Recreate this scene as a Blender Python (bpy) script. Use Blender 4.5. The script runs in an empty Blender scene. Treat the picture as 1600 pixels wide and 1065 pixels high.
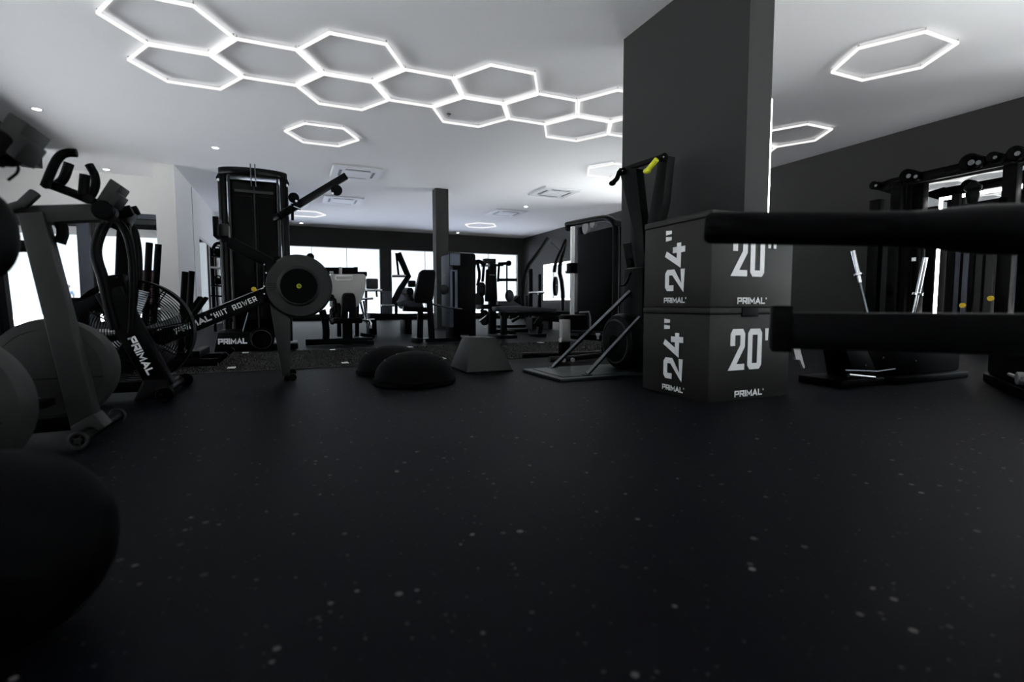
import bpy, bmesh, math, random
import numpy as np
from mathutils import Vector, Matrix
random.seed(7)
SC = bpy.context.scene
COL = SC.collection
PI = math.pi

# ------------------------------------------------------------------ camera
EYE = Vector((0, 0, .52))
YAW, PITCH, ROLL, FPX = math.radians(23.5), .07154, .00126, 797.0
cam = bpy.data.cameras.new('camera')
cam.sensor_width = 36
cam.lens = 36 * FPX / 1600
cam.clip_start = .02
cam.dof.use_dof = True
cam.dof.focus_distance = 4.4
cam.dof.aperture_fstop = 2.2
camo = bpy.data.objects.new('camera', cam)
COL.objects.link(camo)
camo.location = EYE
camo.rotation_euler = (Matrix.Rotation(-YAW, 3, 'Z') @ Matrix.Rotation(PI / 2 - PITCH, 3, 'X')
                       @ Matrix.Rotation(-ROLL, 3, 'Z')).to_euler()
SC.camera = camo

# ------------------------------------------------------------------ sky and exposure
vs = SC.view_settings
SC.display_settings.display_device = 'sRGB'
vs.view_transform = 'Standard'
vs.look = 'None'
vs.gamma = 1.0
vs.use_curve_mapping = False
vs.exposure = 0.0
world = bpy.data.worlds.new('overcast_sky')
SC.world = world
world.use_nodes = True
wn = world.node_tree
wn.nodes.clear()
wo = wn.nodes.new('ShaderNodeOutputWorld')
wb = wn.nodes.new('ShaderNodeBackground')
wb.inputs['Color'].default_value = (.86, .93, 1.0, 1)
wb.inputs['Strength'].default_value = 1.6
wn.links.new(wb.outputs[0], wo.inputs[0])
HEX_POWER = 1.05
sun = bpy.data.lights.new('sun', 'SUN')
sun.energy = 50
sun.angle = math.radians(3)
sun.color = (1.0, .97, .93)
suno = bpy.data.objects.new('sun', sun)
COL.objects.link(suno)
suno.rotation_euler = (0, math.radians(11), 0)     # high sun over the right side; its ground bounce lights the ceiling
try:
    SC.cycles.use_denoising = True
    SC.cycles.max_bounces = 10
    SC.cycles.diffuse_bounces = 5
    SC.cycles.glossy_bounces = 4
    SC.cycles.transparent_max_bounces = 12
    SC.cycles.sample_clamp_indirect = 60
    SC.cycles.caustics_reflective = False
    SC.cycles.caustics_refractive = False
except Exception:
    pass


# ------------------------------------------------------------------ surveying: a sight line met with a plane of the room
def _ray(x, y):
    a, b = (x - 800) / FPX, (532.5 - y) / FPX
    cr, sr = math.cos(ROLL), math.sin(ROLL)
    a, b = a * cr + b * sr, -a * sr + b * cr
    c, s = math.cos(PITCH), math.sin(PITCH)
    X, Y, Z = a, c + s * b, -s + c * b
    cy, sy = math.cos(YAW), math.sin(YAW)
    return Vector((X * cy + Y * sy, -X * sy + Y * cy, Z))


def pv(x, y, v):
    d = _ray(x, y)
    return EYE + d * (v / d.y)


def pu(x, y, u):
    d = _ray(x, y)
    return EYE + d * (u / d.x)


def pz(x, y, z=0.):
    d = _ray(x, y)
    return EYE + d * ((z - EYE.z) / d.z)


# ------------------------------------------------------------------ materials
MATS = {}


def mat(name, col, rough=.5, metal=0., bump=0., scale=60., var=0., spec=.5, coat=0.):
    m = bpy.data.materials.new(name)
    m.use_nodes = True
    nt = m.node_tree
    b = nt.nodes['Principled BSDF']
    b.inputs['Roughness'].default_value = rough
    b.inputs['Metallic'].default_value = metal
    b.inputs['Specular IOR Level'].default_value = spec
    b.inputs['Coat Weight'].default_value = coat
    tc = nt.nodes.new('ShaderNodeTexCoord')
    nz = nt.nodes.new('ShaderNodeTexNoise')
    nz.inputs['Scale'].default_value = scale
    nz.inputs['Detail'].default_value = 4
    nt.links.new(tc.outputs['Object'], nz.inputs['Vector'])
    mx = nt.nodes.new('ShaderNodeMix')
    mx.data_type = 'RGBA'
    lo = [c * (1 - var) for c in col] + [1]
    hi = [min(1, c * (1 + var)) for c in col] + [1]
    mx.inputs[6].default_value = lo
    mx.inputs[7].default_value = hi
    nt.links.new(nz.outputs['Fac'], mx.inputs[0])
    nt.links.new(mx.outputs[2], b.inputs['Base Color'])
    if bump:
        bp = nt.nodes.new('ShaderNodeBump')
        bp.inputs['Strength'].default_value = bump
        bp.inputs['Distance'].default_value = .004
        nt.links.new(nz.outputs['Fac'], bp.inputs['Height'])
        nt.links.new(bp.outputs[0], b.inputs['Normal'])
    MATS[name] = m
    return m


def emat(name, col, power):
    m = bpy.data.materials.new(name)
    m.use_nodes = True
    nt = m.node_tree
    nt.nodes.clear()
    o = nt.nodes.new('ShaderNodeOutputMaterial')
    e = nt.nodes.new('ShaderNodeEmission')
    e.inputs[0].default_value = (*col, 1)
    e.inputs[1].default_value = power
    nt.links.new(e.outputs[0], o.inputs[0])
    MATS[name] = m
    return m


mat('ceiling_paint', (.84, .84, .85), .9, var=.01, scale=3)
mat('white_paint', (.74, .73, .71), .8, var=.02, scale=4, bump=.05)
mat('grey_paint', (.0180, .0168, .0150), .75, var=.06, scale=5, bump=.06)
mat('backlit_grey_paint', (.0085, .0080, .0070), .75, var=.06, scale=5, bump=.06)  # wall grey made darker, backlit shade of the back wall in the colour
mat('pillar_paint', (.0050, .0047, .0041), .7, var=.05, scale=5, bump=.06)
mat('black_steel', (.0011, .0011, .0013), .42, var=.2, scale=40, spec=0.07)
mat('black_gloss', (.0009, .0009, .0011), .28, var=.2, scale=40, spec=0.12)
mat('black_rubber', (.0009, .0009, .0011), .6, var=.2, scale=120, bump=.2, spec=0.05)
mat('black_vinyl', (.0009, .0009, .0012), .5, var=.15, scale=200, bump=.12, spec=0.08)
mat('charcoal_plastic', (.0135, .0133, .0125), .5, var=.08, scale=90, bump=.05, spec=.4)
mat('grey_plastic', (.0140, .0137, .0126), .5, var=.06, scale=90, bump=.04, spec=.4)
mat('green_black_steel', (.0010, .0017, .0016), .4, var=.2, scale=40, spec=0.08)
mat('deck_steel', (.012, .018, .019), .32, .3, var=.15, scale=30, spec=.5)
mat('box_vinyl', (.0112, .0102, .0070), .55, var=.08, scale=260, bump=.12, spec=.35)
mat('navy_vinyl', (.010, .012, .018), .45, var=.1, scale=200, bump=.1)
mat('white_print', (.95, .945, .93), .6, var=.03, scale=60)
mat('white_metal', (.52, .51, .49), .4, var=.03, scale=20)
mat('grey_metal', (.22, .22, .22), .4, .4, var=.05, scale=20)
mat('chrome', (.72, .73, .75), .16, 1., var=.03, scale=20)
mat('dark_chrome', (.16, .17, .18), .25, 1., var=.05, scale=20)
mat('yellow_plastic', (.62, .66, .02), .45, var=.05, scale=40)
mat('amber_plastic', (.75, .50, .02), .45, var=.05, scale=40)
mat('cassette_white', (.60, .61, .63), .6, var=.02, scale=20)
mat('vent_dark', (.05, .05, .055), .7)
mat('window_frame', (.018, .019, .021), .5, var=.1)
mat('frame_blue_grey', (.055, .062, .085), .5, var=.1)
mat('screen_blue', (.10, .125, .18), .3, var=.06, scale=9)
mat('blue_bounce_ground', (.34, .375, .47), .9, var=.08, scale=3)  # ground behind the back wall, tinted blue to cool the ceiling bounce
mat('bright_bounce_ground', (.90, .91, .92), .9, var=.04, scale=3)  # unseen ground on the right, made bright to bounce light onto the ceiling
mat('paving', (.67, .68, .71), .9, var=.12, scale=3)
mat('canopy_grey', (.05, .05, .05), .8, var=.05)
mat('skin', (.06, .04, .035), .6)
mat('blue_cloth', (.035, .060, .095), .8, var=.06)
mat('hair_dark', (.012, .008, .012), .7)
mat('denim', (.02, .025, .04), .8, var=.1)
mat('pink_cloth', (.085, .008, .022), .7, var=.1, scale=8)
mat('leaf_green', (.07, .15, .04), .7, var=.4, scale=12)
mat('line_white', (.70, .70, .70), .6, var=.05)
emat('led_white', (1.0, .985, .97), HEX_POWER)
emat('led_strip', (1.0, .99, .98), 14.)
emat('downlight_white', (1.0, .98, .95), 14.)


def rubber_floor():
    m = mat('speckled_rubber', (.0017, .0019, .0034), .5, var=.15, scale=90, bump=.10, spec=.055)
    nt = m.node_tree
    b = nt.nodes['Principled BSDF']
    tc = nt.nodes.new('ShaderNodeTexCoord')
    prev = b.inputs['Base Color'].links[0].from_socket
    for sc, thr, colr in ((30., .22, (.16, .152, .14)), (62., .22, (.07, .07, .07)), (17., .13, (.23, .22, .205))):
        vo = nt.nodes.new('ShaderNodeTexVoronoi')
        vo.inputs['Scale'].default_value = sc
        vo.inputs['Randomness'].default_value = 1.
        nt.links.new(tc.outputs['Object'], vo.inputs['Vector'])
        # only some of the cells hold a fleck, each with its own size
        sep = nt.nodes.new('ShaderNodeSeparateColor')
        nt.links.new(vo.outputs['Color'], sep.inputs[0])
        sz = nt.nodes.new('ShaderNodeMapRange')
        sz.inputs[1].default_value, sz.inputs[2].default_value = .55, 1.
        sz.inputs[3].default_value, sz.inputs[4].default_value = .0, thr
        nt.links.new(sep.outputs[0], sz.inputs[0])
        lt = nt.nodes.new('ShaderNodeMath')
        lt.operation = 'LESS_THAN'
        nt.links.new(vo.outputs['Distance'], lt.inputs[0])
        nt.links.new(sz.outputs[0], lt.inputs[1])
        mu = nt.nodes.new('ShaderNodeMath')
        mu.operation = 'MULTIPLY'
        nt.links.new(lt.outputs[0], mu.inputs[0])
        nt.links.new(sep.outputs[1], mu.inputs[1])
        mx = nt.nodes.new('ShaderNodeMix')
        mx.data_type = 'RGBA'
        nt.links.new(mu.outputs[0], mx.inputs[0])
        nt.links.new(prev, mx.inputs[6])
        mx.inputs[7].default_value = (*colr, 1)
        prev = mx.outputs[2]
    nt.links.new(prev, b.inputs['Base Color'])


rubber_floor()


def turf_mat():
    m = mat('dark_turf', (.034, .033, .030), .9, var=.95, scale=110, bump=.6, spec=.15)
    return m


turf_mat()


def glass_mat():
    m = bpy.data.materials.new('clear_glass')
    m.use_nodes = True
    nt = m.node_tree
    nt.nodes.clear()
    o = nt.nodes.new('ShaderNodeOutputMaterial')
    t = nt.nodes.new('ShaderNodeBsdfTransparent')
    t.inputs[0].default_value = (.95, .97, .98, 1)
    g = nt.nodes.new('ShaderNodeBsdfGlossy')
    g.inputs['Roughness'].default_value = .02
    f = nt.nodes.new('ShaderNodeFresnel')
    f.inputs[0].default_value = 1.35
    mx = nt.nodes.new('ShaderNodeMixShader')
    nt.links.new(f.outputs[0], mx.inputs[0])
    nt.links.new(t.outputs[0], mx.inputs[1])
    nt.links.new(g.outputs[0], mx.inputs[2])
    nt.links.new(mx.outputs[0], o.inputs[0])
    MATS['clear_glass'] = m


glass_mat()
mat('mirror_glass', (.86, .88, .88), .015, 1., spec=.5)


# ------------------------------------------------------------------ mesh builder
class MB:
    def __init__(self):
        self.v, self.f = [], []

    def add(self, vs_, fs):
        n = len(self.v)
        self.v += [Vector(p) for p in vs_]
        self.f += [tuple(i + n for i in f) for f in fs]
        return self

    def box(self, lo, hi):
        (a, b, c), (d, e, f) = lo, hi
        return self.add([(a, b, c), (d, b, c), (d, e, c), (a, e, c), (a, b, f), (d, b, f), (d, e, f), (a, e, f)],
                        [(3, 2, 1, 0), (4, 5, 6, 7), (0, 1, 5, 4), (1, 2, 6, 5), (2, 3, 7, 6), (3, 0, 4, 7)])

    def hexa(self, b4, t4):
        return self.add(list(b4) + list(t4),
                        [(3, 2, 1, 0), (4, 5, 6, 7), (0, 1, 5, 4), (1, 2, 6, 5), (2, 3, 7, 6), (3, 0, 4, 7)])

    def beam(self, p, q, w, h, up=(0, 0, 1), w2=None, h2=None):
        """square bar from p to q; w across, h along 'up'"""
        p, q = Vector(p), Vector(q)
        d = (q - p).normalized()
        s = d.cross(Vector(up))
        if s.length < 1e-4:
            s = d.cross(Vector((1, 0, 0)))
        s.normalize()
        t = s.cross(d).normalized()
        w2, h2 = w2 or w, h2 or h
        A = [p + s * (w / 2 * a) + t * (h / 2 * b) for a, b in ((-1, -1), (1, -1), (1, 1), (-1, 1))]
        B = [q + s * (w2 / 2 * a) + t * (h2 / 2 * b) for a, b in ((-1, -1), (1, -1), (1, 1), (-1, 1))]
        return self.hexa(A, B)

    def tube(self, pts, r, seg=10, smooth=0):
        pts = [Vector(p) for p in pts]
        for _ in range(smooth):
            new = [pts[0]]
            for a, b in zip(pts, pts[1:]):
                new += [a.lerp(b, .25), a.lerp(b, .75)]
            new.append(pts[-1])
            pts = new
        rs = r if isinstance(r, (list, tuple)) else None
        n = len(pts)
        rings = []
        ref = None
        for i, p in enumerate(pts):
            d = (pts[min(i + 1, n - 1)] - pts[max(i - 1, 0)]).normalized()
            if ref is None:
                ref = d.orthogonal().normalized()
            ref = (ref - d * ref.dot(d))
            ref = ref.normalized() if ref.length > 1e-5 else d.orthogonal().normalized()
            s = d.cross(ref)
            if rs:
                k = i / (n - 1) * (len(rs) - 1)
                k0 = min(int(k), len(rs) - 2)
                rad = rs[k0] + (rs[k0 + 1] - rs[k0]) * (k - k0)
            else:
                rad = r
            rings.append([p + (ref * math.cos(2 * PI * j / seg) + s * math.sin(2 * PI * j / seg)) * rad for j in range(seg)])
        vs_ = [q for g in rings for q in g]
        fs = []
        for i in range(n - 1):
            for j in range(seg):
                k = (j + 1) % seg
                fs.append((i * seg + j, i * seg + k, (i + 1) * seg + k, (i + 1) * seg + j))
        fs.append(tuple(reversed(range(seg))))
        fs.append(tuple((n - 1) * seg + j for j in range(seg)))
        return self.add(vs_, fs)

    def lathe(self, prof, c, axis=(0, 0, 1), seg=32, a0=0., a1=2 * PI):
        """prof: (radius, distance along axis) pairs"""
        c, ax = Vector(c), Vector(axis).normalized()
        e1 = ax.orthogonal().normalized()
        e2 = ax.cross(e1)
        full = abs(a1 - a0 - 2 * PI) < 1e-6
        m = seg if full else seg + 1
        vs_, fs = [], []
        for r, h in prof:
            for j in range(m):
                t = a0 + (a1 - a0) * j / seg
                vs_.append(c + ax * h + (e1 * math.cos(t) + e2 * math.sin(t)) * max(r, 1e-5))
        for i in range(len(prof) - 1):
            for j in range(seg):
                k = (j + 1) % m
                fs.append((i * m + j, i * m + k, (i + 1) * m + k, (i + 1) * m + j))
        return self.add(vs_, fs)

    def disc(self, c, axis, r, h, seg=28, ch=.0):
        ch = ch or min(r, h) * .12
        return self.lathe([(0, -h / 2), (r - ch, -h / 2), (r, -h / 2 + ch), (r, h / 2 - ch), (r - ch, h / 2), (0, h / 2)],
                          c, axis, seg)

    def ring(self, c, axis, R, r, seg=40, sec=6):
        prof = [(R + r * math.cos(2 * PI * k / sec), r * math.sin(2 * PI * k / sec)) for k in range(sec + 1)]
        return self.lathe(prof, c, axis, seg)

    def prism(self, poly, n):
        """flat outline (list of points) pushed along vector n"""
        n = Vector(n)
        k = len(poly)
        P = [Vector(p) for p in poly]
        fs = [tuple(reversed(range(k))), tuple(range(k, 2 * k))]
        fs += [(i, (i + 1) % k, k + (i + 1) % k, k + i) for i in range(k)]
        return self.add(P + [p + n for p in P], fs)

    def ball(self, c, r, seg=24, rings=14, sq=(1, 1, 1)):
        prof = [(math.sin(PI * i / rings), -math.cos(PI * i / rings)) for i in range(rings + 1)]
        n = len(self.v)
        self.lathe(prof, (0, 0, 0), (0, 0, 1), seg)
        c = Vector(c)
        for i in range(n, len(self.v)):
            p = self.v[i]
            self.v[i] = c + Vector((p.x * r * sq[0], p.y * r * sq[1], p.z * r * sq[2]))
        return self


def obj(name, mb, m, parent=None, loc=None, bev=0., smooth=True, sub=0):
    me = bpy.data.meshes.new(name)
    base = Vector((0, 0, 0))
    if parent is not None:
        p = parent
        while p is not None:
            base += p.location
            p = p.parent
    if loc is not None:
        loc = Vector(loc)
    else:
        loc = Vector((0, 0, 0))
    o = base + loc
    me.from_pydata([tuple(v - o) for v in mb.v], [], mb.f)
    bm = bmesh.new()
    bm.from_mesh(me)
    bmesh.ops.remove_doubles(bm, verts=bm.verts, dist=1e-5)
    bmesh.ops.recalc_face_normals(bm, faces=bm.faces)
    if bev:
        es = [e for e in bm.edges if len(e.link_faces) == 2 and e.calc_face_angle(0) > .5]
        bmesh.ops.bevel(bm, geom=es, offset=bev, segments=2, profile=.5, affect='EDGES', clamp_overlap=True)
    bm.to_mesh(me)
    bm.free()
    if smooth:
        me.shade_smooth()
        me.set_sharp_from_angle(angle=math.radians(38))
    me.materials.append(MATS[m])
    ob = bpy.data.objects.new(name, me)
    ob.location = loc
    ob.parent = parent
    COL.objects.link(ob)
    return ob


def tag(o, label, cat, group=None):
    o['label'] = label
    o['category'] = cat
    if group:
        o['group'] = group
    return o


def thing(name, label, cat, loc, group=None):
    o = bpy.data.objects.new(name, None)
    o.empty_display_size = .1
    o.location = Vector(loc)
    COL.objects.link(o)
    return tag(o, label, cat, group)


def struct(name, mb, m, parent=None, **k):
    o = obj(name, mb, m, parent, **k)
    if parent is None:
        o['kind'] = 'structure'
    return o


def dup(root, loc, label=None, group=None):
    r = root.copy()
    COL.objects.link(r)
    r.location = Vector(loc)
    if label:
        r['label'] = label
    if group:
        r['group'] = group
    for ch in list(root.children):
        c = ch.copy()
        COL.objects.link(c)
        c.parent = r
        for g in list(ch.children):
            d = g.copy()
            COL.objects.link(d)
            d.parent = c
    return r


# ------------------------------------------------------------------ lettering built from strokes
GL = {
    'P': (.86, [[(0, 0), (0, 1), (1, 1), (1, .42), (0, .42)]]),
    'R': (.88, [[(0, 0), (0, 1), (1, 1), (1, .42), (0, .42)], [(.45, .42), (1, 0)]]),
    'I': (.0, [[(0, 0), (0, 1)]]),
    'M': (1.1, [[(0, 0), (0, 1), (.5, .25), (1, 1), (1, 0)]]),
    'A': (1.0, [[(0, 0), (.5, 1), (1, 0)], [(.18, .28), (.82, .28)]]),
    'L': (.78, [[(0, 1), (0, 0), (1, 0)]]),
    'H': (.85, [[(0, 0), (0, 1)], [(1, 0), (1, 1)], [(0, .5), (1, .5)]]),
    'T': (.85, [[(0, 1), (1, 1)], [(.5, 1), (.5, 0)]]),
    'O': (.9, [[(0, 0), (0, 1), (1, 1), (1, 0), (0, 0)]]),
    'W': (1.25, [[(0, 1), (.25, 0), (.5, .8), (.75, 0), (1, 1)]]),
    'E': (.75, [[(1, 1), (0, 1), (0, 0), (1, 0)], [(0, .5), (.9, .5)]]),
    '2': (.50, [[(0, .70), (0, .93), (.12, 1), (.88, 1), (1, .93), (1, .60), (0, 0), (1, 0)]]),
    '0': (.50, [[(0, .06), (0, .94), (.12, 1), (.88, 1), (1, .94), (1, .06), (.88, 0), (.12, 0), (0, .06)]]),
    '4': (.54, [[(.52, 1), (0, .26), (1, .26)], [(.78, .52), (.78, 0)]]),
    '"': (.26, [[(0, 1.0), (.04, .74)], [(1, 1.0), (.96, .74)]]),
    "'": (.02, [[(0, 1.0), (0, .92)]]),
    ' ': (.45, []),
}


def letters(text, origin, right, up, h, wscale=1., t=.2, gap=.26, depth=.0015):
    """stroke lettering; origin = lower left corner, right/up = unit vectors of the face"""
    o, r, u = Vector(origin), Vector(right).normalized(), Vector(up).normalized()
    n = r.cross(u).normalized()
    mb = MB()
    x = 0.
    hh = 1 - t
    for ch in text:
        w, strokes = GL[ch]
        w *= wscale
        if ch == '"':
            for k in (0, 1):
                x0 = x + k * (t * .72 + .075)
                q = [(x0, 1), (x0 + t * .80, 1), (x0 + t * .68, .70), (x0 + t * .12, .70)]
                mb.prism([o + r * (a * h) + u * (b * h) for a, b in reversed(q)], n * depth)
            x += t * 1.6 + .075 + gap
            continue
        for si, st in enumerate(strokes):
            P = [Vector((x + t / 2 + a * w, t / 2 + b * hh)) for a, b in st]
            closed = (P[0] - P[-1]).length < 1e-6
            k = len(P) - 1 if closed else len(P)
            L, Rr = [], []
            for i in range(k):
                a = P[(i - 1) % k] if closed or i > 0 else None
                b = P[(i + 1) % k] if closed or i < k - 1 else None
                p = P[i]
                d0 = (p - a).normalized() if a is not None else None
                d1 = (b - p).normalized() if b is not None else None
                q = p.copy()
                if d0 is None:
                    d0 = d1
                    q = p - d1 * (t / 2 if ch != '"' else t * .1)
                if d1 is None:
                    d1 = d0
                    q = p + d0 * (t / 2 if ch != '"' else t * .1)
                n0, n1 = Vector((-d0.y, d0.x)), Vector((-d1.y, d1.x))
                m = n0 + n1
                m = m / max(.45, m.dot(n1)) if m.length > 1e-6 else n0
                L.append(q + m * t / 2)
                Rr.append(q - m * t / 2)
            for i in range(k if closed else k - 1):
                j = (i + 1) % k
                quad = [L[i], Rr[i], Rr[j], L[j]]
                mb.prism([o + r * (c.x * h) + u * (c.y * h) for c in quad], n * depth * (1 + .35 * si))
        x += w + t + gap
    return mb, x * h


def text_w(text, h, wscale=1., t=.2, gap=.26):
    return sum(GL[c][0] * wscale + t + gap for c in text) * h - gap * h


# ================================================================== the room
CZ = 2.99                # ceiling
UR, VB = 8.12, 17.6      # right wall, back wall
UL, VF = -1.8, 12.0      # left partition, entrance front
ULL, VN = -6.2, -5.0
m = MB(); m.box((ULL - .2, VN - .2, -.1), (UR + .2, VB + .2, 0))
struct('floor', m, 'speckled_rubber', smooth=False)
m = MB(); m.box((ULL - .2, VN - .2, CZ), (UR + .2, VB + .2, CZ + .15))
struct('ceiling', m, 'ceiling_paint', smooth=False)
# right wall, with openings for the added windows
m = MB(); m.box((UR, 2.5, 0), (UR + .2, 7.3, CZ)); m.box((UR, 10.3, 0), (UR + .2, VB + .2, CZ)); m.box((UR, VN, 0), (UR + .2, -4.6, CZ))
m.box((UR, 7.3, 2.92), (UR + .2, 10.3, CZ)); m.box((UR, 7.3, 0), (UR + .2, 10.3, .1))
m.box((UR, -4.6, 2.92), (UR + .2, 2.5, CZ)); m.box((UR, -4.6, 0), (UR + .2, 2.5, .1))
struct('wall_right', m, 'grey_paint', smooth=False)
# wall behind the camera and wall on the left, both with broad glazing added to light the ceiling
m = MB()
m.box((ULL, VN - .2, 0), (2.0, VN, CZ)); m.box((7.8, VN - .2, 0), (UR + .2, VN, CZ))
m.box((2.0, VN - .2, 2.7), (7.8, VN, CZ)); m.box((2.0, VN - .2, 0), (7.8, VN, .1))
struct('wall_front', m, 'white_paint', smooth=False)
m = MB()
m.box((ULL - .2, VN - .2, 0), (ULL, -3.5, CZ)); m.box((ULL - .2, 11.0, 0), (ULL, VF + .3, CZ)); m.box((ULL - .2, 10.8, 0), (ULL, 11.0, CZ))
m.box((ULL - .2, -3.5, 2.7), (ULL, 10.8, CZ)); m.box((ULL - .2, -3.5, 0), (ULL, 10.8, .1))
struct('wall_left', m, 'white_paint', smooth=False)
# back wall with two long windows
W1, W2, WZ = (-1.45, 2.84), (3.2, 7.92), (.2, 2.38)
m = MB()
m.box((-2.1, VB, 0), (UR, VB + .25, WZ[0])); m.box((-2.1, VB, WZ[1]), (UR, VB + .25, CZ))
m.box((-2.1, VB, WZ[0]), (W1[0], VB + .25, WZ[1])); m.box((W1[1], VB, WZ[0]), (W2[0], VB + .25, WZ[1]))
m.box((W2[1], VB, WZ[0]), (UR, VB + .25, WZ[1]))
struct('wall_back', m, 'backlit_grey_paint', smooth=False)
# white partition, its glazed opening near the back added as a sunlit patch
PW = (13.3, 16.6, .05, 2.05)
m = MB()
m.box((-2.1, 10.8, 0), (UL, PW[0], CZ)); m.box((-2.1, PW[1], 0), (UL, VB, CZ))
m.box((-2.1, PW[0], PW[3]), (UL, PW[1], CZ)); m.box((-2.1, PW[0], 0), (UL, PW[1], PW[2]))
struct('wall_partition', m, 'white_paint', smooth=False)
m = MB(); m.box((UL, 12.55, .02), (UL + .004, 12.565, CZ - .02))
struct('trim_1', m, 'vent_dark', smooth=False)
# entrance front
FZ = (.06, 2.27)
m = MB()
m.box((ULL, VF, FZ[1]), (-2.1, VF + .25, CZ)); m.box((ULL, VF, 0), (-2.1, VF + .25, FZ[0]))
struct('wall_entrance', m, 'white_paint', smooth=False)
# dark downstand beam on the left
m = MB(); m.box((-3.75, 2.0, 2.66), (-3.5, 10.47, CZ))
struct('trim_2', m, 'pillar_paint', smooth=False)


def glazing(name, lo, hi, axis, n, frame='window_frame', mull=.05, dep=.08):
    """a window: frame round the opening, n panes, mullions between them"""
    root = bpy.data.objects.new(name, None)
    root['kind'] = 'structure'
    root.location = Vector(lo)
    COL.objects.link(root)
    lo, hi = Vector(lo), Vector(hi)
    L = (hi - lo)[axis]
    off = 1 - axis
    c = (lo[off] + hi[off]) / 2

    def bx(a0, a1, z0, z1, d):
        p, q = [0, 0, z0], [0, 0, z1]
        p[axis], q[axis] = lo[axis] + a0, lo[axis] + a1
        p[off], q[off] = c - d / 2, c + d / 2
        return p, q
    f = MB()
    for a in ((0, mull, lo.z, hi.z), (L - mull, L, lo.z, hi.z), (mull, L - mull, lo.z, lo.z + mull), (mull, L - mull, hi.z - mull, hi.z)):
        f.box(*bx(*a, dep))
    obj('window_frame', f, frame, root, smooth=False)
    for i in range(1, n):
        a = L * i / n
        g = MB(); g.box(*bx(a - mull * .4, a + mull * .4, lo.z + mull, hi.z - mull, dep * .8))
        obj('mullion', g, frame, root, smooth=False)
    for i in range(n):
        g = MB(); g.box(*bx(L * i / n + (mull if i == 0 else mull * .4), L * (i + 1) / n - (mull if i == n - 1 else mull * .4), lo.z + mull, hi.z - mull, .008))
        obj('pane', g, 'clear_glass', root, smooth=False)
    return root


glazing('window_1', (W1[0], VB + .06, WZ[0]), (W1[1], VB + .14, WZ[1]), 0, 4, 'white_metal', .022)
glazing('window_2', (W2[0], VB + .06, WZ[0]), (W2[1], VB + .14, WZ[1]), 0, 4, 'white_metal', .022)
glazing('window_added_3', (UL - .05, PW[0], PW[2]), (UL, PW[1], PW[3]), 1, 2, 'white_metal', .04, .03)  # added pane, bright in place of sunlight on the wall
glazing('window_4', (ULL, VF + .06, FZ[0]), (-3.54, VF + .14, FZ[1]), 0, 2, 'frame_blue_grey', .06)
glazing('window_added_5', (2.0, VN - .14, .1), (7.8, VN - .06, 2.7), 0, 4, 'window_frame', .05)  # added behind the camera to brighten the ceiling
glazing('window_added_6', (ULL - .14, -3.5, .1), (ULL - .06, 10.8, 2.7), 1, 8, 'window_frame', .05)  # unseen left window, added for light on the ceiling
glazing('window_added_7', (UR + .06, -4.6, .1), (UR + .14, 2.5, 2.92), 1, 5, 'window_frame', .05)  # added out of view to brighten the right of the ceiling
glazing('window_added_8', (UR + .06, 7.3, .1), (UR + .14, 10.3, 2.92), 1, 3, 'window_frame', .05)  # added where the pier hides it, lights the ceiling at the right
# door in the entrance front: dark frame, glass leaf, handle
d = bpy.data.objects.new('door_1', None); d['kind'] = 'structure'; d.location = (-3.42, VF + .05, FZ[0]); COL.objects.link(d)
m = MB(); m.box((-3.54, VF + .02, FZ[0]), (-3.40, VF + .2, FZ[1])); m.box((-2.16, VF + .02, FZ[0]), (-2.1, VF + .2, FZ[1]))
m.box((-3.40, VF + .02, 2.18), (-2.16, VF + .2, FZ[1]))
obj('door_frame', m, 'frame_blue_grey', d, smooth=False)
for x0, x1 in ((-3.39, -2.79), (-2.77, -2.17)):
    m = MB()
    for a in (((x0, VF + .08, FZ[0]), (x0 + .06, VF + .12, 2.17)), ((x1 - .06, VF + .08, FZ[0]), (x1, VF + .12, 2.17)),
              ((x0 + .06, VF + .08, FZ[0]), (x1 - .06, VF + .12, .2)), ((x0 + .06, VF + .08, 2.08), (x1 - .06, VF + .12, 2.17))):
        m.box(*a)
    lf = obj('door_leaf', m, 'window_frame', d, smooth=False)
    m = MB(); m.box((x0 + .06, VF + .095, .2), (x1 - .06, VF + .103, 2.08)); obj('pane', m, 'clear_glass', lf, smooth=False)
    hx = x1 - .03 if x0 < -3 else x0 + .03
    m = MB(); m.tube([(hx, VF + .03, .85), (hx, VF + .03, 1.35)], .014); m.beam((hx, VF + .03, .9), (hx, VF + .09, .9), .02, .02); m.beam((hx, VF + .03, 1.3), (hx, VF + .09, 1.3), .02, .02)
    obj('door_handle', m, 'chrome', lf)

# pier and slim column
PX0, PX1, PY0, PY1 = 2.94, 3.17, 2.68, 4.13
m = MB(); m.box((PX0, PY0, 0), (PX1, PY1, CZ))
struct('wall_pier', m, 'pillar_paint', smooth=False)
m = MB(); m.box((2.92, 10.78, 0), (3.2, 11.06, CZ))
struct('wall_column', m, 'pillar_paint', smooth=False)
# skirting along the right and back walls
m = MB(); m.box((UR - .015, VN, 0), (UR, VB, .09)); struct('baseboard_right', m, 'black_steel', smooth=False)
m = MB(); m.box((-1.8, VB - .015, 0), (UR - .015, VB, .1)); struct('baseboard_back', m, 'black_steel', smooth=False)

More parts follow.
